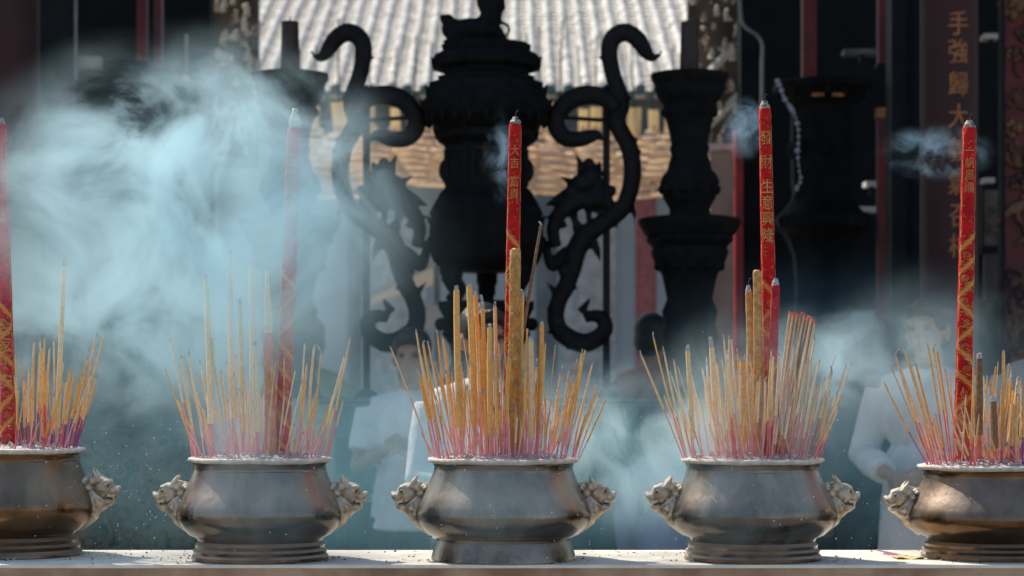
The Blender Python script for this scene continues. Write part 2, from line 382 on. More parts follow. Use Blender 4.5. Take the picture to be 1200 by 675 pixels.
# ------------------------------------------------------------------ incense
def ash_tip(mb, top, dirv, r, n, bend):
    pts = []; rad = []; side = Vector((math.cos(bend), math.sin(bend)*.4, 0)); p = Vector(top); L = n; bw = rnd.choice([.05,.12,.2,.3,.7])
    for i in range(7):
        t = i/6; pts.append(p+dirv*L*(t-.25*t*t*t)+side*L*bw*t*t); rad.append(r*(1.0-.35*t)*rnd.uniform(.9,1.15))
    mb.tube(pts, rad, 6)
def stick(base, top, r, mb_mat, stem_mat, stem_frac, name, label, cat, group, tip=True, taper=.75, curl=None):
    base = Vector(base); v = Vector(top)-base; L = v.length
    q = Vector((0,0,1)).rotation_difference(v.normalized())
    bx = rnd.uniform(-1,1)*.012*L; by = rnd.uniform(-1,1)*.012*L
    cv = lambda t: Vector((bx*4*t*(1-t), by*4*t*(1-t), L*t))
    sf = stem_frac
    body = MB(); body.tube([cv(sf+(1-sf)*i/6) for i in range(7)], [r*(1-(1-taper)*(i/6)) * rnd.uniform(.95,1.05) for i in range(7)], 8)
    me = body.mesh(name, [mb_mat]); o = link(name, me, None, base)
    o.rotation_mode = 'QUATERNION'; o.rotation_quaternion = q
    tag(o, label, cat, group)
    if sf > .02:
        st = MB(); st.tube([cv(-.02+(sf+.02)*i/3) for i in range(4)], r*.62, 6); st.build('stem', stem_mat, o)
    if tip:
        tm = MB(); n = curl if curl else rnd.choice([.006,.009,.012,.016,.02,.028]); n = max(n, r*1.6)
        ash_tip(tm, cv(1), Vector((0,0,1)), r*taper*.95, n, rnd.uniform(0, 6.28)); tm.build('ash_tip', ASHTIP, o)
    return o
def px_stick(pi, x0, x1, y1, wpx, matl, stem, sf, name, label, cat, group, dy=0., **kw):
    p = POTS[pi]; d = p['d']+dy
    b = Vector(((x0-HX)/F*d, d-5, p['top'])); lean = (x1-x0)
    d2 = d+dy*.25
    t = P(x1, y1, d2)
    return stick(b, t, wpx/2*d/F, matl, stem, sf, name, label, cat, group, **kw)
def lean_word(v, a=10):
    return 'leaning left' if v < -a else ('leaning right' if v > a else 'upright')
# thin sticks: (pot, count, x range of the bases, y range of the tips, fan, palette)
spec = [(0, 36, -8, 95, 395, 470, .34, (2,0,1), (2,3,0)), (1, 44, 226, 386, 405, 490, .40, (3,1,0), (0,1)),
        (2, 74, 506, 676, 385, 492, .30, (0,2,1), (0,1)), (3, 74, 802, 962, 398, 478, .36, (0,1,3), (0,1,2)), (4, 56, 1086, 1240, 412, 500, .40, (1,0,2), (2,0,2,3))]
explicit = {0: [(88,121,396),(85,112,402),(80,104,410),(60,63,400),(46,52,398),(36,40,402)],
            1: [(226,200,402),(231,213,420),(240,222,418),(383,410,398),(372,404,418),(360,368,408),(352,357,404),(365,376,415)],
            2: [(506,458,408),(514,488,390),(516,496,404),(660,686,410),(656,682,415),(670,694,428),(676,702,466),(678,710,468)],
            3: [(802,752,418),(804,766,396),(806,778,412),(812,790,424),(948,974,440),(944,966,446),(952,988,463),(958,980,464),(938,960,452)],
            4: [(1092,1050,418),(1096,1060,410),(1100,1066,424),(1104,1074,430),(1088,1036,448),(1110,1088,408),(1114,1094,412),(1116,1098,412)]}
hues = ['ochre', 'tan', 'orange', 'straw']
for pi, n, xa, xb, ya, yb, fan, pal, sp in spec:
    p = POTS[pi]; lst = [(a, b, c, rnd.uniform(-.03,.02)) for a, b, c in explicit[pi]]
    tries = 0
    while len(lst) < n and tries < 4000:
        tries += 1
        dx = rnd.gauss(0, .55)
        if abs(dx) > .97: continue
        # clumps
        cx = (xa+xb)/2; x0 = cx+dx*(xb-xa)/2*.98
        dy = rnd.uniform(-.8, .8)*p['r']*math.sqrt(max(0, 1-dx*dx))
        rise = abs(rnd.gauss(0, .5)); y1 = yb-(yb-ya)*min(1, abs(rnd.gauss(.45,.3)))
        x1 = x0+dx*abs(dx)**.5*(540-y1)*fan*.85+rnd.gauss(0, 6)
        lst.append((x0, x1, y1, dy))
    for x0, x1, y1, dy in lst:
        h = rnd.choice(pal); w = rnd.choice([2.2, 2.5, 2.8, 3.2, 3.8])
        lw = lean_word(x1-x0); tall = 'tall' if y1 < ya+(yb-ya)*.42 else 'short'
        lab = f'{tall} thin {hues[h]} incense stick {lw} in {WHO[pi]}'
        px_stick(pi, x0, x1, y1, w, OCHRE[h], STEM[rnd.choice(sp)], rnd.uniform(.28,.5), 'incense_stick', lab, 'incense stick',
                 f'{tall} thin {hues[h]} incense sticks {lw} in {WHO[pi]}', dy=dy, tip=rnd.random() < .8)
xm = MB()
for pi, n, xa, xb, ya, yb, fan, pal, sp in spec:
    p = POTS[pi]; d = p['d']
    for i in range((34,60,110,110,70)[pi]):
        dx = max(-.95, min(.95, rnd.gauss(0,.5))); x0 = (xa+xb)/2+dx*(xb-xa)/2; dy = rnd.uniform(-.9,.9)*p['r']*math.sqrt(1-dx*dx)
        y1 = yb+28-(yb+28-ya-15)*rnd.random()**1.6; b = Vector(((x0-HX)/F*d, d-5+dy, p['top']-.004)); t = P(x0+dx*(540-y1)*fan+rnd.gauss(0,5), y1, d+dy); r = rnd.uniform(.0015,.0027); f = rnd.uniform(.3,.6)
        c = b.lerp(t, f); xm.tube([b, c], r*.62, 6, 5+sp[i % len(sp)]); xm.tube([c, t], [r, r*.8], 6, pal[i % len(pal)]); xm.tube([t, t+(t-b).normalized()*rnd.uniform(.004,.012)], [r*.8, r*.5], 5, 9)
me = bpy.data.meshes.new('incense_stubble'); me.from_pydata([tuple(v) for v in xm.v], [], xm.f)
for m in OCHRE+STEM+[ASHTIP]: me.materials.append(m)
for p_, i_ in zip(me.polygons, xm.m): p_.material_index = i_
tag(link('incense_stubble', me), 'dense undergrowth of short half burnt incense between the taller sticks of all pots', 'incense sticks', kind='stuff')
# thick joss sticks, each seen on its own
thick = [(0, 66, 75, 312, 6.5, 1, .12, 'tall pale joss stick with bent ash tip beside the red stick at the far left', -.02, .03),
         (1, 248, 241, 326, 8, 3, .2, 'tall straw joss stick, leftmost thick one in the second pot', -.03, .008),
         (1, 276, 269, 298, 8, 1, .2, 'tall tan joss stick with grey burnt top left of the red stick in smoke', .0, .012),
         (1, 284, 281, 354, 6, 0, .2, 'thinner ochre joss stick close beside the tall tan one in smoke', -.05, .006),
         (1, 296, 294, 310, 8.5, 3, .2, 'pale joss stick with flat broken top in the middle of the second pot', .02, .004),
         (1, 302, 298, 405, 9, 3, .25, 'short pale joss stick among the thick ones of the second pot', -.06, .004),
         (2, 542, 535, 340, 8.5, 0, .2, 'tapering ochre joss stick, leftmost thick one in the middle pot', -.05, .012),
         (2, 557, 550, 336, 9, 0, .2, 'tallest ochre joss stick with grey burnt head in the middle pot', -.02, .014),
         (2, 564, 557, 346, 6.5, 2, .2, 'orange joss stick just right of the tallest ochre one in the middle pot', .02, .01),
         (2, 571, 566, 362, 6, 2, .2, 'orange joss stick with long curled ash tip in the middle pot', -.03, .045),
         (2, 576, 574, 384, 7, 0, .2, 'short ochre joss stick left of the red paper stick in the middle pot', -.07, .01),
         (2, 581, 580, 360, 5.5, 1, .2, 'slim tan joss stick with knotted ash tip in the middle pot', .0, .018),
         (2, 611, 612, 345, 6.5, 0, .2, 'ochre joss stick right of the gold paper stick in the middle pot', -.04, .014),
         (2, 629, 635, 380, 6.5, 2, .2, 'orange joss stick with dark burnt tip, rightmost thick one in the middle pot', -.05, .01),
         (2, 620, 622, 400, 8, 1, .2, 'short tan joss stick near the right of the middle pot', -.08, .006),
         (3, 842, 834, 408, 8, 1, .2, 'tan joss stick with hooked ash tip on the left of the fourth pot', -.03, .035),
         (3, 812, 806, 412, 7, 1, .2, 'tan joss stick near the left rim of the fourth pot', -.05, .02),
         (3, 870, 870, 424, 9, 2, .2, 'short thick orange joss stick left of the gold ones in the fourth pot', -.09, .006),
         (3, 853, 853, 416, 7, 3, .2, 'straw joss stick in the left half of the fourth pot', .02, .014),
         (4, 1147, 1148, 420, 10, 4, .3, 'thick brown joss stick with grey rounded tip beside the red stick at the right', -.05, .012),
         (4, 1174, 1176, 414, 5, 0, .2, 'slim tall ochre joss stick near the right edge', -.06, .01),
         (4, 1184, 1194, 446, 8, 1, .25, 'tan joss stick leaning right at the right edge', -.05, .01),
         (4, 1166, 1164, 470, 9, 4, .3, 'short brown joss stick in the low dark pot', -.09, .008)]
for pi, x0, x1, y1, wd, h, sf, lab, dy, curl in thick:
    px_stick(pi, x0, x1, y1, wd, OCHRE[h], STEM[(0,1,0,0,2)[pi]], sf, 'joss_stick', lab, 'joss stick', 'thick joss sticks standing in the pots', dy=dy, curl=curl, taper=.8)
px_stick(2, 590, 634, 264, 4.5, OCHRE[4], STEM[0], .1, 'joss_stick', 'dark brown joss stick leaning right across the gold paper stick', 'joss stick', 'thick joss sticks standing in the pots', dy=-.02, curl=.01)
# bundle of unlit sticks behind the gold ones of the fourth pot
for i in range(15):
    x1 = 925+i*2.1; y1 = 366+i*.7+rnd.uniform(-3,3)
    o = px_stick(3, 908+i*.9, x1, y1, 2.3, OCHRE[4 if i % 2 else 1], STEM[2], .2, 'incense_stick', 'thin unburnt brown stick of the red tipped bundle in the fourth pot', 'incense stick', 'bundle of unburnt sticks in the fourth pot', dy=.03+rnd.uniform(0,.02), tip=False, taper=1.)
    L = (P(x1, y1, 5.15)-Vector(((908-HX)/F*5.15, .15, POTS[3]['top']))).length
    b = MB(); zt = max(v.co.z for v in o.data.vertices); b.tube([(0,0,zt-.001),(0,0,zt+.006)], 2.2/2*5.15/F*1.15, 6); b.build('red_tip', STEM[2], o)

def paper_stick(pi, x0, x1, y1, w0, w1, text, tz0, csize, m, label, name='dragon_joss_stick', dy=0., pattern=True, tipm=FOIL, tipl=.03, wick=True, seed=0, group='tall red paper joss sticks'):
    p = POTS[pi]; d = p['d']+dy; rn = random.Random(seed)
    b = Vector(((x0-HX)/F*d, d-5, p['top']-.01)); t = P(x1, y1, d); v = t-b; L = v.length
    r0 = w0/2*d/F; r1 = w1/2*d/F
    rad = lambda z: r0+(r1-r0)*max(0, min(1, z/L))
    o = empty(name, b, label, 'joss stick', group)
    o.rotation_mode = 'QUATERNION'; o.rotation_quaternion = Vector((0,0,1)).rotation_difference(v.normalized())
    mb = MB(); n = 20; prof = []
    N = 46
    for i in range(N+1):
        z = (L-tipl)*i/N; prof.append((rad(z)*(1+.022*math.sin(z*95+seed)+rn.uniform(-.018,.018)), z))
    prof.append((rad(L-tipl)*.86, L-tipl+.003)); mb.lathe(prof, n); mb.build('paper_wrap', m, o)
    tm = MB(); z0 = L-tipl+.001
    tm.lathe([(rad(z0)*.84, z0), (rad(z0)*.9, z0+tipl*.3), (rad(z0)*.62, z0+tipl*.62), (rad(z0)*.5, z0+tipl*.72), (rad(z0)*.42, L)], 12); 
    for v_ in tm.v: v_ += Vector((rn.uniform(-1,1), rn.uniform(-1,1), 0))*r1*.12
    tm.build('burnt_tip', tipm, o)
    if wick:
        wm = MB(); wm.tube(spline([(0,0,L-.003),(.001,0,L+.008),(.003,0,L+.014),(.008,0,L+.016)], 4), .0011, 5); wm.build('wick', CHAR, o)
    if text:
        tx = MB(); z = L-tz0*d/F
        for ch in text:
            if ch == ' ': z -= csize*.55*d/F; continue
            wrap_text(tx, ch, csize*1.04*d/F, rad, z, sx=.9, lift=.0022); z -= csize*1.12*d/F
        tx.build('gold_lettering', GOLD, o)
    if pattern:
        pm = MB(); om = MB(); z = pattern*d/F
        def ribbon(mm, pts, wd):
            vs = []; fs = []
            for i, (a, zz, wv) in enumerate(pts):
                for sgn in (-1, 1):
                    r = rad(zz)+.0013; vs.append((r*math.sin(a), -r*math.cos(a), zz+sgn*wd*wv))
            for i in range(len(pts)-1): fs.append((2*i, 2*i+2, 2*i+3, 2*i+1))
            mm.add(vs, fs)
        zc = min(z, L*.8)
        for e in (-1.05, 1.05):
            vs = []; M_ = 60
            for i in range(M_+1):
                zz = .01+(L-tipl-.02)*i/M_; r = rad(zz)+.0011
                for sg in (-1, 1):
                    a = e+sg*.05+.03*math.sin(i*1.9); vs.append((r*math.sin(a), -r*math.cos(a), zz))
            pm.add(vs, [(2*i, 2*i+2, 2*i+3, 2*i+1) for i in range(M_) if (i*7+seed) % 5])
        for _ in range(70):
            a = rn.uniform(-.9,.9); zz = rn.uniform(.03, L-tipl-.015); s2 = rn.choice((-1,1)); ribbon(pm, [(a+.12*i*s2, zz+.0022*math.sin(i*1.7+a*9), 1) for i in range(4)], .0006)
        while zc > .02:
            s = rn.choice((-1, 1))
            ribbon(om, [(-1.3+2.6*i/16, zc+s*(i/16-.5)*.05, .5+.5*math.sin(math.pi*i/16)) for i in range(17)], .006)
            for e in (.009, -.009): ribbon(pm, [(-1.2+2.4*i/20, zc+e+s*(i/20-.5)*.05+.0022*math.sin(i*1.3), 1) for i in range(21)], .0009)
            c = zc-.032; a0 = rn.uniform(-.25,.25); sp = []
            for i in range(26):
                th = i*.42; rr = .0016+.0003*i
                r = rad(c); sp.append(((r+.0012)*math.sin(a0+rr*math.cos(th)/r), -(r+.0012)*math.cos(a0+rr*math.cos(th)/r), c+rr*math.sin(th)))
            pm.tube(sp, .0008, 4)
            for _ in range(16):     # scale flecks
                a = rn.uniform(-1.2,1.2); zz = c-rn.uniform(.008,.035); ribbon(pm, [(a+.16*i, zz+.002*math.sin(i*1.6), 1) for i in range(4)], .0007)
            zc -= rn.uniform(.05,.062)
        om.build('orange_band', ORNG, o); pm.build('gold_scroll', GOLD, o)
    return o
paper_stick(0, 11, 1, 138, 18, 13, '合家平安', 245, 19, CRIM, 'red lettered joss stick at the far left, cut by the picture edge', seed=1, pattern=170, tipl=.02, wick=False)
paper_stick(1, 330, 346, 127, 19, 16, '生意興隆', 60, 17, CRIM, 'tall pink red joss stick with grey top, fading in the thick smoke', seed=2, pattern=215, tipl=.05, wick=False, tipm=ASHTIP)
paper_stick(2, 597, 604, 137, 18, 15, '大吉 富貴', 40, 13, REDP, 'slim red joss stick standing in the middle pot before the black burner', seed=3, pattern=262, tipl=.02)
paper_stick(3, 905, 896, 118, 20, 14, '發 財 生意興隆', 44, 17, REDP, 'red joss stick with six large gold characters in the fourth pot', seed=4, pattern=205, tipl=.022)
paper_stick(4, 1127, 1136, 141, 21, 16, '一帆風順', 36, 13, REDP, 'red joss stick in the low right pot before the lettered column', seed=5, pattern=268, tipl=.02)
paper_stick(1, 318, 313, 318, 14, 12, None, 0, 0, mat('faded_paper', (.78,.36,.26), .8, 0, (.66,.2,.16), 40, .5, 90, spec=.2), 'shorter faded red joss stick with straw coloured top in the smoke', name='dragon_joss_stick', dy=-.03, seed=6, pattern=120, tipl=.15, wick=False, tipm=OCHRE[3])
paper_stick(2, 601, 604, 291, 14, 13, '財源', 36, 14, GOLDP, 'thick gold paper joss stick in front of the red one in the middle pot', name='paper_joss_stick', dy=-.06, seed=7, pattern=190, tipl=.006, wick=False, tipm=GOLDP, group='gold paper joss sticks')
paper_stick(3, 890, 887, 316, 13, 9.5, None, 0, 0, GOLDP, 'square topped gold paper joss stick left of the red one in the fourth pot', name='paper_joss_stick', dy=-.05, seed=8, pattern=150, tipl=.006, wick=False, tipm=GOLDP, group='gold paper joss sticks')
paper_stick(3, 884, 877, 334, 10, 8, None, 0, 0, GOLDP, 'shorter gold paper joss stick with split top, leftmost in the fourth pot', name='paper_joss_stick', dy=-.02, seed=9, pattern=0, tipl=.02, wick=True, tipm=ASHTIP, group='gold paper joss sticks')
paper_stick(3, 902, 909, 326, 11, 10, None, 0, 0, CRIM, 'short crimson joss stick with grey cap just right of the lettered one', name='dragon_joss_stick', dy=-.05, seed=10, pattern=110, tipl=.02, wick=False, tipm=ASHTIP)
# fallen stubs on the ledge
for i, (xa, ya, xb, yb) in enumerate([(1036,643,1058,652),(1044,638,1062,650),(1040,648,1066,655)]):
    d = 5.16; a = Vector(((xa-HX)/F*d, d-5+.1-.02*i, TZ+.012-.003*i)); b = Vector(((xb-HX)/F*d, d-5+.02, TZ+.0035))
    o = MB().tube([Vector((0,0,0)), b-a], .0022, 6).build('incense_stub', mat('violet_stub', (.55,.25,.42), .8), None, loc=a)
    tag(o, 'small violet stub of burnt incense lying by the low right pot', 'incense stub', 'violet stubs on the ledge')
mb = MB(); c = P(1066, 655, 5.12)
vs = []; nn = 9
for j in range(nn):
    for i in range(nn):
        vs.append(((i/(nn-1)-.5)*.07, (j/(nn-1)-.5)*.06, .003+.003*math.sin(i*1.1+j*.7)+.002*math.sin(j*2.1)))
mb.add(vs, [(j*nn+i, j*nn+i+1, (j+1)*nn+i+1, (j+1)*nn+i) for j in range(nn-1) for i in range(nn-1)])
tag(mb.build('paper_scrap', mat('yellow_scrap', (.75,.62,.25), .8), None, loc=(c.x, .14, TZ)), 'crumpled yellow paper scrap on the ledge beside the low right pot', 'paper')

cr_ = MB(); rl = random.Random(5)
for i in range(420):
    x = rl.uniform(-2,2); y = rl.uniform(-.04,.41)
    if i % 3 == 0: q = rl.choice(POTS)['loc']; a = rl.uniform(0,6.28); r = .165+abs(rl.gauss(0,.05)); x = q.x+r*math.cos(a); y = q.y+r*math.sin(a)
    if not -.045 < y < .415 or any((Vector((x,y))-p['loc'].xy).length < .168 for p in POTS): continue
    b_ = rl.uniform(0,6.28); l = rl.uniform(.002,.009); c = Vector((x,y,TZ+.0016)); r = rl.uniform(.0007,.0022)
    cr_.tube([c, c+Vector((l*math.cos(b_), l*math.sin(b_), .0004))], r, 5, 0 if rl.random() < .75 else rl.choice([1,2]))
me = cr_.mesh('ash_crumbs', [ASH, CHAR, STEM[0]]); tag(link('ash_crumbs', me), 'scattered crumbs of ash and stick ends lying on the ledge round the pots', 'ash', kind='stuff')
# ------------------------------------------------------------------ big burner with dragon handles
BD = 9.3; bk = BD/F
BX = P(570, 467, BD)
burner = empty('temple_burner', BX, 'huge black pagoda shaped bronze burner with a lion on its lid', 'incense burner')
def bz(y): return (467-y)*bk
def octa(prof, m, name, n=8, sub=None):
    mb = MB(); mb.lathe([(w*bk, bz(y)) for w, y in prof], n, ph=math.pi/8 if n == 8 else 0); return mb.build(name, m, burner)
body = MB(); ph = math.pi/8; s8 = 1/math.cos(ph)
def tier(prof, name):
    mb = MB(); mb.lathe([(w*bk*s8, bz(y)) for w, y in prof], 8, ph=ph)
    return mb, name
# lid tiers
mb, _ = tier([(50,104),(56,98),(56,92),(48,90),(50,84),(60,80),(62,72),(58,66),(50,62),(52,56),(46,52),(30,50)], 'lid')
for i in range(16):
    a = 2*math.pi*i/16; mb.ball((58*bk*math.cos(a), 58*bk*math.sin(a), bz(70)), (4*bk,4*bk,6*bk), 8, 6)
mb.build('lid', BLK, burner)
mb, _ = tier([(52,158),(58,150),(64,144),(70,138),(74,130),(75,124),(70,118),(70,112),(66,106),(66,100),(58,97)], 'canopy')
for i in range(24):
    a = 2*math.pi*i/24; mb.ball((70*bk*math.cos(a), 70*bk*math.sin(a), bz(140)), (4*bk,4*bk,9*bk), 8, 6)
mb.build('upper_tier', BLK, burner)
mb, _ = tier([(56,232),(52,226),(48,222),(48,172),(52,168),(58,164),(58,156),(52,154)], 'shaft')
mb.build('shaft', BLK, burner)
for i in range(8):
    a = 2*math.pi*i/8-math.pi/2; p = MB()
    rot = Matrix.Rotation(a+math.pi/2, 3, 'Z')
    for k_ in (-1, 0, 1): p.ball(rot @ Vector((k_*11*bk, -49*bk, bz(163))), (4.5*bk,3*bk,4.5*bk), 8, 6)
    for k_ in (-1, 1): p.box(rot @ Vector((k_*15*bk, -47.5*bk, bz(197))), (1.5*bk,2*bk,20*bk), rot=rot)
    p.box(rot @ Vector((0,-47.5*bk,bz(178))), (16*bk,2*bk,1.5*bk), rot=rot)
    if i % 2 == 0: p.ball(rot @ Vector((0,-47*bk,bz(200))), (9*bk,4*bk,14*bk), 10, 8)
    p.build('relief_panel', BLKD, burner)
mb, _ = tier([(44,318),(54,314),(62,306),(66,296),(66,270),(64,258),(66,252),(62,244),(58,236),(54,231)], 'bowl')
for i in range(16):
    a = 2*math.pi*i/16; mb.ball((65*bk*math.cos(a), 65*bk*math.sin(a), bz(285)), (6*bk,6*bk,9*bk), 8, 6)
mb.build('bowl', BLK, burner)
for a in (R(215), R(325), R(90)):
    p = MB(); c = Vector((math.cos(a), math.sin(a), 0))
    p.tube(spline([c*46*bk+Vector((0,0,bz(308))), c*48*bk+Vector((0,0,bz(328))), c*40*bk+Vector((0,0,bz(342))), c*48*bk+Vector((0,0,bz(354)))], 5), [13*bk]*6+[11*bk]*5+[9*bk]*5, 10)
    p.ball(c*50*bk+Vector((0,0,bz(318))), 13*bk, 10, 8); p.build('leg', BLK, burner)
mb = MB(); mb.lathe([(58*bk,0),(60*bk,bz(450)),(50*bk,bz(440)),(44*bk,bz(425)),(46*bk,bz(405)),(56*bk,bz(392)),(50*bk,bz(382)),(54*bk,bz(372)),(60*bk,bz(362)),(60*bk,bz(354)),(40*bk,bz(353))], 8, ph=ph)
for i in range(12):
    a = 2*math.pi*i/12; mb.ball((53*bk*math.cos(a), 53*bk*math.sin(a), bz(380)), (8*bk,8*bk,8*bk), 8, 6)
mb.build('stand', BLK, burner)
for (w_, y_, n_) in ((76,127,8),(63,77,8),(70,110,8),(67,262,8),(60,159,8)):
    for i in range(n_):
        p = MB(); a = 2*math.pi*i/n_+ph; c_ = Vector((math.cos(a), math.sin(a), 0)); q = c_*w_*bk*1.03+Vector((0,0,bz(y_)))
        p.tube([q-c_*6*bk, q+c_*2*bk+Vector((0,0,1*bk)), q+c_*5*bk+Vector((0,0,7*bk))], [4*bk,3.2*bk,.6*bk], 7); p.build('eave_finial', BLK, burner)
# lion on the lid
lm = MB(); L = lambda x, y, z=0: Vector(((x-570)*bk, z*bk, bz(y)))
lm.tube([L(528,38), L(548,36), L(572,34), L(584,36)], [13*bk,15*bk,14*bk,11*bk], 12)
lm.ball(L(525,24), (7*bk,8*bk,8*bk)); lm.ball(L(530,34), (13*bk,13*bk,13*bk))
lm.tube([L(572,30), L(576,16), L(576,6)], [13*bk,13*bk,12*bk], 12); lm.ball(L(577,4), (15*bk,13*bk,13*bk)); lm.ball(L(587,8), (6*bk,8*bk,5*bk)); lm.ball(L(588,0), (4*bk,6*bk,4*bk))
for s in (-1,1):
    lm.ball(L(572,-6,s*8), 5*bk); lm.tube([L(580,34,s*9), L(587,44,s*9), L(590,50,s*9)], [7*bk,6*bk,6*bk], 8); lm.tube([L(535,40,s*10), L(530,50,s*10)], [8*bk,6*bk], 8)
    for i in range(6): lm.ball(L(563+i*2, 2+i*5, s*11), 5*bk)
lm.tube(spline([L(586,26), L(595,30), L(596,38), L(590,44)], 4), 2.4*bk, 6)
lm.tube([L(521,24), L(518,20), L(521,17)], [5*bk,4*bk,2*bk], 8)
lm.box(L(560,51), (40*bk, 18*bk, 2*bk))
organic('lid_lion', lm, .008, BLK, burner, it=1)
# dragons (given in photo pixels for the right one; the left one is the same mirrored about the burner)
def dragon(sg):
    D = lambda x, y, z=0: Vector((sg*(x-570)*bk, z*bk, bz(y)))
    mb = MB()
    def body(pts, rads, z=0, n=5, flat=.8):
        c = spline([D(x, y, z) for x, y in pts], n); rr = []
        for i in range(len(rads)-1):
            for k in range(n): rr.append((rads[i]+(rads[i+1]-rads[i])*k/n)*bk*.98)
        rr.append(rads[-1]*bk); mb.tube(c, rr, 12, flat=flat)
    def fin(a, b, r): mb.tube([D(*a), D((a[0]+b[0])/2+1, (a[1]+b[1])/2), D(*b)], [r*bk, r*.7*bk, .6*bk], 8, flat=.6)
    body([(776,58),(771,66),(764,67),(757,61),(750,50),(741,41),(730,38),(720,43),(714,55),(715,72),(719,90),(725,108),(727,124),(722,140),(728,155),(737,172),(741,195),(739,220),(730,243),(716,256),(700,266),(686,276),(676,292),(671,312),(664,334),(655,352),(651,370),(655,386),(668,397),(684,402),(699,397),(709,386),(707,374),(696,370),(685,374)],
         [1,3,6,9,10.5,11,11,11,10.5,10,10,11,12,11,11,11,11,10.5,10.5,11,12,13,12,11,10.5,10.5,11,12,12,11,10,9,8,5])
    body([(722,128),(706,115),(688,112),(670,117),(658,128),(651,141),(654,154),(664,163),(678,164),(690,161),(700,159),(706,166)], [10,11,12,12,11.5,11,11,10.5,10,9,6,1.5], z=-6)
    # head and mane in the middle
    body([(652,290),(648,272),(652,256),(662,244),(676,236),(690,230)], [7,8,9,11,12,9], z=-4)
    body([(676,292),(660,300),(648,312),(642,300),(640,282)], [10,9,7,6,4], z=4)
    mb.ball(D(682,216,-6), (15*bk,12*bk,12*bk)); mb.ball(D(694,206,-6), (11*bk,10*bk,11*bk))
    for a, b, r in [((686,214),(675,180),9),((696,208),(704,187),8),((680,222),(656,206),8),((670,228),(638,241),11),((664,238),(648,256),7),((700,226),(712,240),6),((664,236),(644,252),6),
                    ((716,62),(698,70),4.5),((740,168),(749,160),4),((740,238),(744,262),4),((738,200),(748,206),4),((696,285),(704,308),6),((656,350),(640,330),6),((680,366),(692,348),6),((690,392),(706,404),5),((664,262),(650,268),5),((690,240),(704,252),6),((650,382),(640,392),4),((672,252),(676,272),6),((730,120),(742,112),3.5),((742,186),(752,176),4),((736,224),(748,226),4),((716,252),(724,270),5),((672,306),(656,300),4),((664,330),(678,340),5),((650,366),(638,360),4),((668,398),(664,412),4),((690,402),(694,414),4),((652,130),(642,124),3),((660,160),(652,170),3.5),((728,40),(722,30),3),((750,48),(758,40),3),((700,112),(704,100),3.5),((720,140),(706,140),4),((732,160),(720,158),4)]: fin(a, b, r)
    for x, y, r in [(700,232,11),(712,238,8),(690,236,10),(666,236,9),(716,224,7),(690,192,7),(700,216,9),(672,226,11),(660,318,7)]: mb.ball(D(x, y, -4), (r*bk, r*.8*bk, r*bk), 10, 8)
    for a, b, r in [((704,244),(716,258),6),((676,262),(684,286),6),((688,240),(690,274),5),((704,238),(706,262),4),((672,240),(672,276),5),((660,248),(636,256),5),((700,262),(690,292),5),((734,38),(738,26),3.5),((664,120),(652,110),3.5)]: fin(a, b, r)
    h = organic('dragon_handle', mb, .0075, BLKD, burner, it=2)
    return h
dragon(1); dragon(-1)
for sg in (-1, 1):
    mb = MB(); mb.tube([(sg*141*bk, 8*bk, bz(470)+.01), (sg*141*bk, 8*bk, bz(104))], 4.4*bk, 10); mb.cone((sg*141*bk, 8*bk, bz(104)), (sg*141*bk, 8*bk, bz(97)), 5*bk)
    mb.box((sg*130*bk, 8*bk, bz(203)), (12*bk, 2*bk, 3*bk)); mb.tube([(sg*141*bk, 8*bk, bz(140)), (sg*60*bk, 8*bk, bz(135))], 2.5*bk, 8); mb.lathe([(16*bk, bz(466.8)), (12*bk, bz(460)), (5*bk, bz(456))], 12, c=(sg*141*bk, 8*bk, 0))
    mb.build('support_post', IRON, burner)

# ------------------------------------------------------------------ candlesticks
def candlestick(px, label, clabel):
    d = 9.2; k = d/F; o = empty('altar_candlestick', P(px, 467, d), label, 'candlestick', 'pair of black altar candlesticks')
    z = lambda y: (467-y)*k
    def part(prof, name, n=10, extra=None):
        mb = MB(); mb.lathe([(r*k, z(y)) for r, y in prof], n, ph=.3)
        if extra: extra(mb)
        mb.build(name, BLK, o)
    def ring(y, r, s, n=12):
        def f(mb):
            for i in range(n):
                a = 2*math.pi*i/n; mb.ball((r*k*math.cos(a), r*k*math.sin(a), z(y)), s*k, 8, 6)
        return f
    part([(34,455),(40,466.8)][::-1]+[(30,440),(34,425),(31,408),(34,395),(30,380),(33,365),(27,350),(30,335),(33,322),(42,308),(46,296),(44,290),(52,282),(50,276)], 'base', 12, ring(312, 36, 6))
    part([(52,276),(57,268),(60,262),(60,257),(52,255),(30,253)], 'drip_tray', 16)
    part([(26,254),(24,246),(27,240),(32,232),(34,222),(36,214),(33,206),(27,200),(25,190),(22,182),(24,174),(22,168)], 'stem', 10, ring(222, 30, 7, 10))
    part([(22,168),(24,156),(26,148),(28,140),(33,130),(31,124),(38,114),(42,104),(41,100),(46,92),(46,87),(20,86)], 'cup', 12, ring(132, 28, 6))
    cd = MB(); cd.lathe([(11.5*k,0),(10*k,58*k),(10.5*k,60*k),(3*k,61*k)], 12); cd.tube([(0,0,61*k),(0.3*k,0,66*k)], .8*k, 5)
    c = cd.build('altar_candle', mat('dark_wax', (.03,.012,.012), .6), None, loc=o.location+Vector((0,0,z(86)+.001)))
    tag(c, clabel, 'candle', 'pair of dark altar candles')
candlestick(808, 'black bronze candlestick with wide tray, right of the dragon burner', 'dark candle stub on the candlestick right of the burner')
candlestick(340, 'black bronze candlestick half lost in smoke, left of the dragon burner', 'dark candle stub on the smoke veiled candlestick left of the burner')

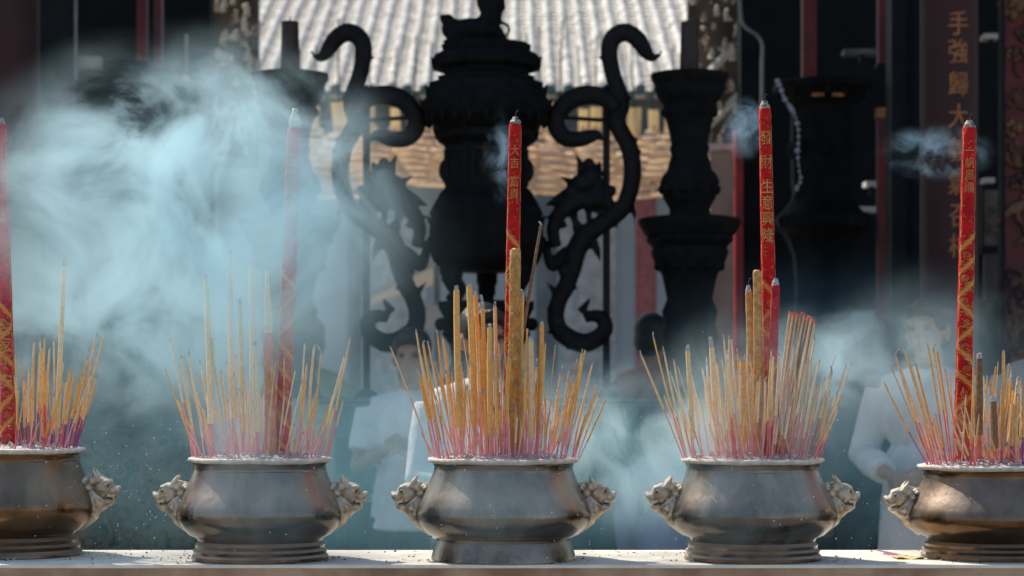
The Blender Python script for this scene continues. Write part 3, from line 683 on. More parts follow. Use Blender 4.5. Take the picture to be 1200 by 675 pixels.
# ------------------------------------------------------------------ altar table
al = empty('altar_table', P(600, 467, 8.95)*1, 'long dark teal altar table under the black burner', 'altar table'); al.location.z = 0
AO = al.location
def apart(name, m, boxes):
    mb = MB()
    for (x0, x1, y0, y1, d, th) in boxes: pbox(mb, x0, x1, y0, y1, d, th, org=AO)
    return mb.build(name, m, al, False)
apart('table_top', TEALW, [(372, 892, 466.5, 474, 8.9, .75)])
apart('front_edge', EDGEW, [(372, 892, 467.5, 470, 8.894, .004), (404, 860, 583, 585.5, 8.91, .03)])
apart('front_panel', TEALW, [(392, 874, 475, 580, 8.97, .04), (392, 874, 588, 660, 8.97, .04)])
for x in (404, 520, 636, 752, 860): apart('post', LACQ2, [(x-5, x+5, 475, 960, 8.925, .04)])
apart('rail', LACQ, [(394, 872, 514, 520, 8.94, .03), (394, 872, 640, 648, 8.94, .03)])
for x in (462, 578, 694, 806):
    apart('inset_panel', LACQ, [(x-44, x+44, 530, 574, 8.955, .012)])
for x in (454, 486, 652, 735, 765): apart('tile', EDGEW, [(x-6, x+6, 630, 642, 8.92, .01)])

# ------------------------------------------------------------------ far temple across the courtyard
ft = empty('far_temple', (0, 15, 0), 'far temple building with a pale tiled roof across the courtyard', 'temple')
FO = Vector((0, 15, 0)); ED = 20.0
ez = P(0, 108, ED).z; sl = R(23)
rx0 = P(120, 0, ED).x; rx1 = P(1010, 0, ED).x; RL = 5.6
def rp(x, s, h): # along the slope s from the eave, height h above it
    return Vector((x, ED-5-15+s*math.cos(sl)-h*math.sin(sl), ez+s*math.sin(sl)+h*math.cos(sl)))
mb = MB(); nrow = 30
for j in range(nrow):
    s0 = RL*j/nrow; s1 = RL*(j+1)/nrow
    mb.add([rp(rx0, s0, .02), rp(rx1, s0, .02), rp(rx1, s1+.03, -.005), rp(rx0, s1+.03, -.005), rp(rx0, s0, -.06), rp(rx1, s0, -.06)], [(0,1,2,3), (4,5,1,0)])
roof = mb.build('roof', PAN, ft, False)
mb = MB(); ce = MB(); xx = rx0; pitch = .168
while xx < rx1:
    for j in range(nrow):
        s0 = RL*j/nrow; s1 = RL*(j+1)/nrow; r_ = .042+rnd.uniform(-.004,.004); jx = rnd.uniform(-.006,.006)
        vs = []
        for (s, rr) in ((s0, r_+.006), (s1+.02, r_-.004)):
            for k in range(7):
                a = math.pi*k/6; vs.append(rp(xx+jx+rr*math.cos(a), s, .012+rr*math.sin(a)))
        mb.add(vs, [(k, k+1, k+8, k+7) for k in range(6)]+[tuple(range(6,-1,-1))])
    ce.ball(rp(xx, -.01, .03), (.055,.02,.055), 10, 6); ce.cone(rp(xx+pitch/2, -.005, .01), rp(xx+pitch/2, -.02, -.12), .045, .01)
    xx += pitch
mb.build('tile_row', TILE, roof); ce.build('tile_end', GLAZE, roof)
mb = MB(); pbox(mb, 120, 1010, 112, 152, 20.3, .4, org=FO); mb.build('frieze_beam', BEAMB, ft, False)
mb = MB(); pbox(mb, 120, 1010, 150.3, 162, 20.2, .3, org=FO); mb.build('lower_beam', BEAMB, ft, False)
mb = MB(); pbox(mb, 60, 1080, 163, 660, 21.2, .2, org=FO); mb.build('wall', WALLB, ft, False)
for x in (420, 640, 757, 815):
    mb = MB(); c = P(x, 460, 20.6); mb.lathe([(.11,0),(.10,P(0,163,20.6).z)], 18, c=(c.x, c.y-15, 0)); mb.build('column', mat('pink_column', (.46,.14,.14), .6) if x in (757,815) else BEAMB, ft)
for x0, x1 in ((440, 500), (655, 722)):
    mb = MB(); pbox(mb, x0, x1, 258, 640, 21.17, .02, org=FO); mb.build('doorway', mat('pale_door', (.74,.80,.82), .8), ft, False)  # door colour is tinted for the same courtyard haze
# white awning in the courtyard
aw = MB(); d = 15.; o = P(475, 330, d)
pts = [P(425,346,d)-o, P(516,300,d)-o, P(516,324,d+1.5)-o, P(425,352,d+1.5)-o]
aw.add([p for p in pts]+[p-Vector((0,0,.05)) for p in pts], [(0,1,2,3),(7,6,5,4),(0,4,5,1),(1,5,6,2),(2,6,7,3),(3,7,4,0)])
tn = empty('awning', o, 'white sloping awning seen between the left dragon and the burner', 'awning')
aw.build('canopy', PALE, tn, False)
for x in (428, 512):
    q = P(x, 345 if x < 450 else 302, d)-o; MB().tube([(q.x, q.y+.05, -o.z), (q.x, q.y+.05, q.z-.02)], .025, 8).build('pole', STEELP, tn)
aw = MB(); d = 14.5; o = P(645, 395, d)
tn = empty('notice_board', P(505, 372, d), 'white notice board standing low beside the burner stand', 'notice board'); tn.location.z = 0; o = tn.location
mb = MB(); pbox(mb, 494, 516, 358, 386, d, .03, org=o); mb.build('board', PALE, tn, False)
mb = MB()
for x in (497, 513): pbox(mb, x-1, x+1, 386, 690, d+.005, .02, org=o)
mb.build('leg', STEELP, tn, False)

# ------------------------------------------------------------------ hanging incense coils
def coil_mesh():
    mb = MB(); turns = 8; pts = []; n = 22; H = .45; Rm = .31
    for i in range(turns*n+1):
        t = i/(turns*n); a = 2*math.pi*i/n; r = .015+(Rm-.015)*t; pts.append((r*math.cos(a), r*math.sin(a), -H*t))
    mb.tube(pts, .0155, 6); return mb.mesh('incense_coil', [COIL])
cm = coil_mesh()
tgm = MB().box((0,-.02,.0), (.045,.004,.10)).mesh('tag', [TAG], False)
stm = MB().tube([(0,0,.0),(0,0,.7)], .006, 5).mesh('string', [IRON])
ii = 0
for row, (d, y0, xs) in enumerate([(15.2, 150, [352,396,440,484,528,612,656,700,744,788,830]), (16.6, 146, [374,418,462,508,548,592,634,678,722,766,810])]):
    for x in xs:
        o = bpy.data.objects.new('incense_coil', cm); col.objects.link(o); o.location = P(x+rnd.uniform(-6,6), y0+rnd.uniform(-5,5), d+rnd.uniform(-.2,.2))
        o.rotation_euler = (rnd.uniform(-.05,.05), rnd.uniform(-.05,.05), rnd.uniform(0,6.28)); s = rnd.uniform(.85,1.08); o.scale = (s, s, s*rnd.uniform(.9,1.05))
        tag(o, 'tan spiral incense coil with yellow tag hanging in the '+('front' if row == 0 else 'rear')+' row under the far eave', 'incense coil', ('front' if row == 0 else 'rear')+' row of hanging incense coils')
        for nm, me_ in (('tag', tgm), ('string', stm)):
            c = link(nm, me_, o)
            if nm == 'tag': c.rotation_euler = (rnd.uniform(-.1,.1), rnd.uniform(-.15,.15), -o.rotation_euler.z+rnd.uniform(-.6,.6)); c.location = (0,0,.05)

# ------------------------------------------------------------------ ornate roof ridges at both sides of the court
def gable(name, label, poly_bars, area, d, seed):
    rn = random.Random(seed); x0, x1, y0, y1 = area; c = P((x0+x1)/2, y1, d)
    o = empty(name, c, label, 'roof ornament')
    mb = MB()
    for (xa, ya, xb, yb, w_) in poly_bars:
        a = P(xa, ya, d)-c; b = P(xb, yb, d)-c; mb.tube([a, b], w_*d/F, 4)
    mb.build('ridge_bar', PALE, o, False)
    for i in range(90):
        fg = MB(); x = rn.uniform(x0, x1); y = rn.uniform(y0, y1); q = P(x, y, d+rn.uniform(-.12,.12))-c; s = d/F
        k = rn.random()
        if k < .55:    # little figure
            h = rn.uniform(10,19)*s; fg.tube([q, q+Vector((rn.uniform(-1,1)*2*s,0,h*.6))], [3.8*s, 2.2*s], 7); fg.ball(q+Vector((0,0,h*.72)), 2.4*s, 8, 6); fg.tube([q+Vector((0,0,h*.55)), q+Vector((rn.choice((-1,1))*4*s,-2*s,h*.4))], 1*s, 5)
            nm = 'figurine'
        elif k < .8:
            fg.tube(spline([q, q+Vector((rn.uniform(-5,5)*s,0,rn.uniform(2,7)*s)), q+Vector((rn.uniform(-9,9)*s,0,rn.uniform(4,12)*s))], 4), [2.2*s]*5+[1.2*s]*4, 6); nm = 'scroll'
        else: fg.ball(q, (rn.uniform(2,5)*s, 3*s, rn.uniform(2,5)*s), 8, 6); nm = 'knob'
        fg.build(nm, rn.choice(CER), o)
    bk_ = MB(); pbox(bk_, x0, x1, y0, y1+6, d+.16, .1, org=c); bk_.build('backing', mat('weathered_backing', (.19,.16,.13), .9, 0, (.08,.07,.06), 6), o, False)
gable('ridge_ornament', 'pale ceramic figure ridge at the right above the tan wall', [(800,118,866,48,5),(812,165,866,112,5),(796,190,866,186,4)], (806,868,-20,182), 12.9, 3)
gable('ridge_ornament', 'pale ceramic figure ridge at the left behind the smoke', [(252,60,316,110,5),(246,118,312,160,5)], (246,302,-20,190), 12.9, 5)

# ------------------------------------------------------------------ halls on both sides
def thing_boxes(name, label, cat, anchor, parts, group=None):
    x, y, d = anchor; o = empty(name, P(x, y, d), label, cat, group); o.location.z = max(0, o.location.z) if y < 9000 else 0
    for pn, m, boxes in parts:
        mb = MB()
        for b in boxes: pbox(mb, *b, org=o.location)
        mb.build(pn, m, o, False)
    return o
FL = 797   # far below the frame: boxes run down to the paving
def fy(d): return HY+CAMZ*F/d-.3
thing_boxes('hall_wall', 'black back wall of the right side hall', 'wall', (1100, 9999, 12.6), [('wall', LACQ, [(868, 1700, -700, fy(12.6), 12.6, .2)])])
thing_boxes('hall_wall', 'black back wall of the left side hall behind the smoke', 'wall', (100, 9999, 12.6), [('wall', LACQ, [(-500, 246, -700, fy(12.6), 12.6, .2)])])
rf = empty('sun_block_roof', (0, 6, 4.6), 'unseen dark roof slab added over the burner hall to block the sun', 'roof')  # added out of view as an occluder that keeps sun off the hall
MB().box((0, .1, .1), (9, 1.55, .1)).build('roof', LACQ, rf, False)
thing_boxes('wall_pier', 'tan plastered pier right of the right candlestick', 'pier', (850, 9999, 12.4), [('shaft', TANW, [(832, 861, 176, fy(12.4), 12.4, .3)]), ('cap', PALE, [(828, 866, 168, 175.6, 12.36, .38)])])
thing_boxes('red_post', 'glossy red post beside the tan pier', 'post', (866, 9999, 12.2), [('shaft', REDL, [(861.5, 871, 150, fy(12.2), 12.2, .12)]), ('cap', LACQ2, [(860, 873, 141, 149.6, 12.19, .14)])])
o = MB(); d = 11.8; q = P(893, 118, d)
o.tube(spline([P(893,122,d)-q, P(893,80,d)-q, P(893,52,d)-q, P(886,40,d)-q, P(874,32,d)-q, P(868,18,d)-q, P(866,-30,d)-q], 5), U(2.2,d), 8)
tag(o.build('bent_pipe', STEELP, None, loc=q), 'thin pale bent pipe hanging beside the red lettered stick', 'pipe')
for (x0, x1, y1, lab) in ((941, 957, 92, 'short dull red hanging post above the tiered stand'), (1030, 1039, 74, 'narrow dull red hanging post left of the lettered column')):
    thing_boxes('hanging_post', lab, 'post', (x0, y1, 11.2), [('shaft', REDD, [(x0, x1, -60, y1, 11.2, .08)]), ('foot', LACQ2, [(x0-1.5, x1+1.5, y1+.3, y1+4, 11.19, .1)])])
thing_boxes('narrow_post', 'narrow red post with gilt cap and pale edge left of the lettered column', 'post', (1035, 9999, 10.8), [('shaft', REDD, [(1029, 1038, 138, fy(10.8), 10.8, .06)]), ('edge_strip', STEELP, [(1039.5, 1042, -60, 400, 10.8, .03)]), ('gilt_cap', GOLDC, [(1028, 1039, 126, 137.6, 10.79, .07)])])
# tiered stand
d = 10.6; k = d/F; c = P(973, 460, d); sh = empty('tiered_stand', (c.x, c.y+.3, 0), 'tall near black tiered stand with wide flanges in the right hall', 'stand')
zz = lambda y: CAMZ-(y-HY)*k
def stand_part(name, prof, m, n=12, knobs=None):
    mb = MB(); mb.lathe([(r*k, zz(y)) for r, y in reversed(prof)], n, ph=math.pi/n)
    if knobs:
        y, r, s_, m_ = knobs
        for i in range(m_): mb.ball((r*k*math.cos(6.283*i/m_), r*k*math.sin(6.283*i/m_), zz(y)), (s_*k,s_*k,s_*1.6*k), 8, 6)
    mb.build(name, m, sh)
stand_part('top_flange', [(54,86),(60,88),(61,95),(56,98),(53,104),(47,108),(44,113)], BLK, 8, (101, 51, 4, 16))
stand_part('shaft', [(40,113.2),(38,124),(39,150),(38,205),(36,222),(40,230)], BLK, 8, (168, 33, 8, 8))
stand_part('lower_flange', [(40,230.2),(46,238),(57,248),(60,254),(58,262),(48,268),(42,280),(36,296)], BLK, 8, (258, 53, 4, 16))
stand_part('base', [(36,296.2),(33,330),(35,372),(42,400),(50,430),(54,470),(50,520),(60,560),(60,fy(d))], BLK, 8, (400, 38, 7, 12))
for y in (107.5,):
    mb = MB()
    for x in (962, 986): mb.box(((x-973)*k, -46*k, zz(y)), (7*k, 2*k, 2*k))
    mb.build('gilt_plate', GOLDC, sh)
# bead garland
bd = MB(); q = P(912, 95, 10.2); s = 10.2/F
path = spline([P(911,95,10.2)-q, P(918,112,10.2)-q, P(926,125,10.2)-q, P(932,138,10.2)-q, P(936,160,10.2)-q, P(935,185,10.2)-q, P(938,208,10.2)-q, P(934,222,10.2)-q], 3)
bd.tube(path, .5*s, 5)
for i, p_ in enumerate(path): bd.ball(p_+Vector((rnd.uniform(-1,1)*s,0,0)), rnd.choice([1.5,2.2,3.2])*s, 8, 6)
tag(bd.build('bead_garland', BEAD, None, loc=q), 'string of pale glass beads hanging beside the tiered stand', 'bead garland')
thing_boxes('wall_notice', 'pale blank notice sheet low on the dark right hall wall', 'notice', (1010, 400, 10.9), [('sheet', PAPER, [(998, 1025, 364, 400, 10.9, .01)]), ('frame', LACQ2, [(996, 1027, 355, 363.6, 10.89, .03)])])
for x0, x1, y, lab in ((990, 1031, 60, 'short pale shelf edge high beside the hanging post'), (1015, 1029, 215, 'tiny pale shelf edge, upper of two by the narrow red post'), (1005, 1029, 245, 'pale shelf edge, lower of two by the narrow red post'), (1154, 1171, 42, 'pale shelf edge high right of the lettered column'), (1154, 1166, 211, 'tiny pale shelf edge over the framed picture')):
    thing_boxes('wall_shelf', lab, 'shelf', (x0, y, 11.6), [('board', PALE if y != 60 else EDGEW, [(x0, x1, y-3, y+3, 11.6, .12)]), ('bracket', LACQ2, [((x0+x1)/2-2, (x0+x1)/2+2, y+3.3, y+12, 11.62, .08)])])
thing_boxes('framed_picture', 'framed pale picture with dark branches right of the lettered column', 'picture', (1164, 290, 11.4), [('picture', mat('old_picture', (.2,.17,.13), .7, 0, (.05,.045,.04), 14), [(1153, 1174, 222, 288, 11.4, .01)]), ('frame', LACQ2, [(1150, 1153, 219, 291, 11.39, .03), (1174, 1177, 219, 291, 11.39, .03), (1153.2, 1173.8, 219, 222, 11.39, .03), (1153.2, 1173.8, 288, 291, 11.39, .03)])])
thing_boxes('framed_picture', 'faded second picture hanging below the framed one', 'picture', (1164, 350, 11.4), [('picture', mat('faded_picture', (.09,.085,.075), .7), [(1153, 1174, 297, 352, 11.4, .01)]), ('frame', LACQ2, [(1150, 1177, 293, 296.8, 11.39, .03), (1150, 1177, 352.2, 356, 11.39, .03)])])
# lettered column
d = 9.7; c = P(1119, 460, d); cr = U(34, d)
cl = empty('temple_column', (c.x, c.y+cr, 0), 'dark red round column with a vertical line of gold characters', 'column')
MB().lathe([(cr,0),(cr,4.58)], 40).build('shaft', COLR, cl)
tx = MB(); k = d/F
for ch, y in zip('手強歸大義氣召相', (27, 60, 98, 136, 175, 214, 253, 288)):
    vs, fs = glyph(ch); out = []
    for x, yy in vs:
        a = x*31*k*.8/cr+.11; out.append(((cr+.003)*math.sin(a), -(cr+.003)*math.cos(a), CAMZ-(y-HY)*k+yy*31*k))
    tx.add(out, fs); tx.add([(v[0]*1.001+.0042, v[1]-.0006, v[2]+.0015) for v in out], fs)
tx.build('gold_lettering', GOLDC, cl)
MB().lathe([(cr*1.25,0),(cr*1.3,.1),(cr*1.1,.2),(cr*1.02,.24)], 40).build('base', LACQ2, cl)
thing_boxes('dark_column', 'plain black square column left of the lettered one', 'column', (1064, 9999, 10.2), [('shaft', LACQ2, [(1045, 1083, -60, fy(10.2), 10.2, .16)]), ('edge_strip', LACQ, [(1066, 1070, -60, fy(10.2)-2, 10.19, .008)])])
# carved gilded screen right edge; carved panel low at the left
def carved(name, label, area, d, m, mb_back, seed, n, s0):
    rn = random.Random(seed); x0, x1, y0, y1 = area; c = P((x0+x1)/2, y1, d); o = empty(name, c, label, 'carved panel'); o.location.z = 0; c = o.location.copy(); k = d/F
    b = MB(); pbox(b, x0, x1, y0, y1, d+.05, .05, org=c); b.build('backboard', mb_back, o, False)
    f = MB(); pbox(f, x0-4, x0, y0, y1, d+.01, .08, org=c); pbox(f, x1, x1+4, y0, y1, d+.01, .08, org=c); pbox(f, x0, x1, y0-5, y0-.3, d+.01, .08, org=c); pbox(f, x0, x1, y1+.3, y1+6, d+.01, .08, org=c); f.build('frame', LACQ2, o, False)
    f = MB()
    for i in range(n):
        q = P(rn.uniform(x0+6, x1-6), rn.uniform(y0+8, y1-8), d+.045)-c; kind = rn.random(); s = s0*k*rn.uniform(.6,1.5)
        if kind < .4:
            a0 = rn.uniform(0,6.3); sg = rn.choice((-1,1)); f.tube([q+Vector((math.cos(a0+sg*t*.5)*s*(1.2-t*.07),-.004*t*.3,math.sin(a0+sg*t*.5)*s*(1.2-t*.07))) for t in range(14)], [s*.26*(1-t*.05) for t in range(14)], 6)
        elif kind < .75:
            for p_ in range(6):
                a = p_*math.pi/3+rn.random(); f.ball(q+Vector((math.cos(a)*s*.7,0,math.sin(a)*s*.7)), (s*.5,s*.28,s*.5), 8, 6)
            f.ball(q+Vector((0,-s*.2,0)), s*.4, 8, 6)
        else: f.tube(spline([q, q+Vector((rn.uniform(-2,2)*s,-s*.3,rn.uniform(-1,1)*s)), q+Vector((rn.uniform(-3,3)*s,0,rn.uniform(-2,2)*s))], 4), [s*.4]*4+[s*.25]*4+[s*.1], 6, flat=.6)
    f.build('relief', m, o)
carved('carved_screen', 'gilded carved screen at the right edge behind the red stick', (1178, 1262, -40, 640), 10.4, CARV, REDD, 21, 170, 11)
carved('carved_screen', 'dark carved wooden panel low between the two left pots', (60, 236, 508, 700), 7.6, CARV2, LACQ, 22, 120, 13)
# left hall
c = P(14, 460, 9.7); cl = empty('temple_column', (c.x, c.y, 0), 'dull red round column at the top left corner behind smoke', 'column')
MB().lathe([(U(32,9.7),0),(U(32,9.7),4.58)], 36).build('shaft', COLR, cl); MB().lathe([(U(40,9.7),0),(U(42,9.7),.1),(U(34,9.7),.22)], 36).build('base', LACQ2, cl)
thing_boxes('hall_screen', 'dark panelled screen with a thin pale edge at the upper left', 'screen', (65, 9999, 11), [('panel', LACQ2, [(40, 86, -60, fy(11), 11, .05)]), ('edge_strip', STEELP, [(87, 89.5, -60, 92, 10.99, .03)]), ('shelf', TANW, [(91, 118, 66, 80, 11.05, .05)])])
for x0, x1, lab in ((160, 171, 'left of two thin red posts at the upper left'), (180, 189, 'right of two thin red posts at the upper left')):
    thing_boxes('hanging_post', lab, 'post', (x0, 72, 11.2), [('shaft', REDD, [(x0, x1, -60, 70, 11.2, .08)]), ('foot', LACQ2, [(x0-1.5, x1+1.5, 70.3, 75, 11.19, .1)])])
thing_boxes('pale_rod', 'short pale rod hanging at the upper left before the ceramic ridge', 'rod', (218, 90, 11), [('rod', STEELP, [(216.5, 219.5, 40, 88, 11, .03)]), ('knob', PALE, [(215, 221, 88.3, 92, 10.99, .05)])])
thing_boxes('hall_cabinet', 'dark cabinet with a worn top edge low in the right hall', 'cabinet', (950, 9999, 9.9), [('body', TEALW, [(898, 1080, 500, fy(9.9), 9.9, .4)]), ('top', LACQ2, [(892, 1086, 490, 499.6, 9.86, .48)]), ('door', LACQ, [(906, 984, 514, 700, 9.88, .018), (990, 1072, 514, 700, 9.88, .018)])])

# ------------------------------------------------------------------ people
def person(px, d, h, face, label, shirt, trous, lean=0., arms='down', hair='short', voxel=.011, coat=.0, dx=0., sleeves=1., turn=0., bowz=None):
    k = h/1.70; c = P(px, 460, d)
    o = empty('person', (c.x, c.y, 0), label, 'person', rz=face)
    o.scale = (k,k,k)
    hip = Vector((0,0,.95)); Rm = Matrix.Rotation(lean, 3, 'X')
    up = lambda *p: hip+Rm @ (Vector(p)-hip)
    A = {}
    for s in (-1, 1):
        sh = up(s*.18,.0,1.372)
        if arms == 'down': el = up(s*.235,.03,1.13); wr = up(s*.23,-.05,.90)
        elif arms == 'pray': el = up(s*.225,-.06,1.13); wr = up(s*.05,-.27,1.22)
        elif arms == 'hold': el = up(s*.24,-.04,1.13); wr = up(s*.07,-.28,1.07)
        elif arms == 'reach': el = sh+Vector((s*.06,-.16,-.17)); wr = sh+Vector((s*.02,-.38,-.13))
        elif arms == 'raise': el = up(s*.36,-.12,1.28); wr = up(s*.30,-.33,1.46)
        A[s] = (sh, el, wr)
    b = MB()
    b.tube([up(0,.02,1.36), up(0,.012,1.45), up(0,0,1.53)], [.062,.054,.052], 12)
    hr = Rm @ Matrix.Rotation(turn, 3, 'Z'); hc = up(0,-.012,1.60)
    H = lambda x, y, z: hc+hr @ Vector((x,y,z))
    b.ball(H(0,.012,.02), (.074,.09,.092), rot=hr); b.ball(H(0,-.022,-.04), (.058,.066,.074), rot=hr); b.ball(H(0,-.058,-.09), (.028,.026,.022), rot=hr)
    b.tube([H(0,-.085,.012), H(0,-.104,-.022), H(0,-.088,-.034)], [.009,.016,.012], 8)
    b.tube([H(-.045,-.076,.026), H(0,-.088,.028), H(.045,-.076,.026)], [.011,.012,.011], 8)
    for s in (-1, 1):
        b.ball(H(s*.076,.012,-.012), (.012,.022,.034), rot=hr); b.ball(H(s*.04,-.066,-.028), (.022,.018,.02), rot=hr)
    b.tube([H(-.022,-.084,-.058), H(0,-.09,-.058), H(.022,-.084,-.058)], [.006,.009,.006], 6)
    b.ball(up(0,0,1.27), (.155,.10,.17), rot=Rm); b.ball(up(0,0,1.07), (.135,.095,.16), rot=Rm); b.ball((0,0,.94), (.15,.105,.12))
    b.tube([up(-.15,0,1.35), up(0,.01,1.40), up(.15,0,1.35)], [.04,.055,.04], 10)
    for s in (-1, 1):
        sh, el, wr = A[s]
        b.tube([sh-Vector((0,0,.02)), sh.lerp(el,.5), el, el.lerp(wr,.4), wr], [.05,.046,.038,.037,.025], 10)
        dv = (wr-el).normalized(); sd = dv.cross(Vector((0,1,0.3))).normalized(); nn_ = sd.cross(dv)
        pc = wr+dv*.05; rot = Matrix((sd, nn_, dv)).transposed()
        b.ball(pc, (.038,.016,.052), rot=rot)
        for f in range(4):
            a = pc+sd*(.027-.018*f)+dv*.04; ln = (.062,.072,.068,.052)[f]
            b.tube([a, a+dv*ln*.5-nn_*.004, a+dv*ln*.9-nn_*.018], [.0088,.0082,.0068], 7)
        a = pc-sd*s*(-.03)+dv*(-.012); b.tube([a, a+sd*s*.028+dv*.03-nn_*.012, a+sd*s*.034+dv*.055-nn_*.02], [.012,.0095,.0075], 7)
        b.tube([(s*.09,0,.92), (s*.095,-.01,.50), (s*.1,.015,.09)], [.078,.053,.036], 10); b.ball((s*.105,-.05,.045), (.042,.125,.045))
    organic('body', b, voxel, SKIN, o, it=2, fac=.4)
    sm = MB(); e = .017
    sm.ball(up(0,0,1.27), (.155+e+.008,.10+e+.008,.17), rot=Rm); sm.ball(up(0,0,1.06), (.145+e+coat*.2,.10+e+coat*.2,.17), rot=Rm)
    sm.tube([up(-.165,0,1.365), up(0,.012,1.415), up(.165,0,1.365)], [.05+e,.058+e*.6,.05+e], 12); sm.tube([up(0,.015,1.40), up(0,.014,1.452)], [.085,.068], 14)
    zb = .86-coat
    if lean > .5: sm.tube([up(0,0,1.2), up(0,.01,1.05), up(0,.0,.93)], [.15,.15,.155], 14)
    sm.lathe([(.185+coat*.08, zb), (.178+coat*.04, .95), (.165, 1.06)], 20, sy=.72)
    for s in (-1, 1):
        sh, el, wr = A[s]; pts = [sh, sh.lerp(el,.5), el, el.lerp(wr,.45), el.lerp(wr,.88)]; rr = [.068,.064,.06,.058,.05]
        if sleeves < 1: pts = pts[:2]+[sh.lerp(el,.72)]; rr = rr[:3]
        sm.tube(pts, rr, 12)
    for i in range(14):    # folds
        a = rnd.uniform(0,6.28); z = rnd.uniform(zb+.03, 1.2); r = .165
        p1 = Vector((r*math.cos(a), r*.72*math.sin(a), z)); p2 = Vector((r*math.cos(a+.25), r*.72*math.sin(a+.25), z+rnd.uniform(.08,.16)))
        sm.tube([up(*p1), up(*p1.lerp(p2,.5)), up(*p2)], [.004,.013,.004], 6)
    organic('shirt', sm, voxel, shirt, o, it=3)
    if hair != 'cap_only': pass
    tr = MB(); tr.ball((0,0,.93), (.168,.122,.13))
    for s in (-1, 1): tr.tube([(s*.09,0,.92), (s*.095,-.008,.50), (s*.1,.012,.075)], [.098,.076,.068], 12)
    organic('trousers', tr, voxel, trous, o, it=3)
    ss = MB()
    for s in (-1, 1): ss.ball((s*.105,-.055,.046), (.05,.135,.046))
    ss.build('shoes', mat('dark_shoe', (.03,.028,.026), .5), o)
    hm = MB(); hm.ball(H(0,.026,.045), (.084,.096,.086), rot=hr); hm.ball(H(0,.05,-.01), (.078,.072,.085), rot=hr)
    for s in (-1, 1): hm.ball(H(s*.062,-.012,.04), (.02,.045,.05), rot=hr)
    hm.tube([H(-.055,-.06,.07), H(0,-.078,.082), H(.055,-.06,.07)], [.02,.022,.02], 8)
    if hair == 'long': hm.tube([H(0,.06,0), H(0,.09,-.1), H(0,.085,-.24)], [.08,.075,.045], 12, flat=.6)
    if hair == 'bun': hm.ball(H(0,.12,.02), .05)
    organic('hair', hm, voxel*.8, HAIR, o, it=2)
    em = MB()
    for s in (-1, 1):
        MB().ball(H(s*.031,-.079,.004), (.013,.009,.008), 10, 7, rot=hr).build('eye', EYE, o)
    MB().ball(H(0,-.0905,-.059), (.021,.007,.007), 10, 7, rot=hr).build('lips', LIP, o)
    return o
W1 = cloth('white_shirt', (.72,.72,.70), (.52,.53,.53)); G1 = cloth('grey_jacket', (.66,.65,.61), (.50,.49,.46)); DK = cloth('dark_trousers', (.03,.035,.045)); PK = cloth('faded_red_shirt', (.32,.09,.09))
LV = cloth('lavender_shirt', (.22,.21,.34)); YG = cloth('pale_green_shirt', (.42,.44,.26)); NV = cloth('navy_shirt', (.02,.028,.045)); GT = cloth('light_trousers', (.34,.34,.33)); PB = cloth('pale_beige_shirt', (.52,.49,.44))
person(483, 8.5, 1.585, R(-8), 'woman with dark hair and white shirt standing behind the left dragon', W1, DK, arms='pray', hair='long', sleeves=.7)
person(1088, 7.9, 1.68, R(-28), 'man in a long pale grey jacket praying behind the right pots', G1, GT, arms='hold', coat=.12, turn=R(-6), voxel=.009)
person(1232, 8.3, 1.74, R(-40), 'person in a pale beige shirt, mostly beyond the right edge', PB, DK, arms='pray')
person(1028, 9.1, 1.60, R(170), 'dark dressed person seen from behind left of the man in grey', NV, DK, arms='down')
person(764, 10.6, 1.72, R(150), 'dark haired person in a faded red shirt beside the right candlestick', PK, DK, arms='down', hair='short')
person(786, 8.3, 1.30, R(165), 'dark haired child in a lavender shirt behind the gap between middle and fourth pots', LV, DK, arms='down')
person(566, 7.0, 1.62, R(20), 'person in a bright white shirt half hidden behind the sticks of the middle pot', W1, DK, arms='hold')
person(362, 11.2, 1.72, R(200), 'person in a pale green shirt in the smoke left of the left dragon', YG, DK, arms='down', sleeves=.7)

# ------------------------------------------------------------------ ash dust floating round the pots
du = MB()
for i in range(2300):
    x = rnd.choice([rnd.gauss(600, 330), rnd.gauss(900, 90), rnd.gauss(160, 70), rnd.gauss(590, 110)]); y = rnd.gauss(560, 70)
    if not (-10 < x < 1210 and 330 < y < 655): continue
    d = rnd.uniform(4.72, 5.5); q = P(x, y, d)
    if q.z < TZ+.004: continue
    if any((q.xy-p['loc'].xy).length < .215 and q.z < p['top'] for p in POTS): continue
    du.ball(q, .0005+.0016*rnd.random()**4, 5, 4)
tag(du.build('ash_dust', mat('white_ash', (.8,.8,.78), .9)), 'tiny white flecks of ash drifting around the pots', 'ash', kind='stuff')

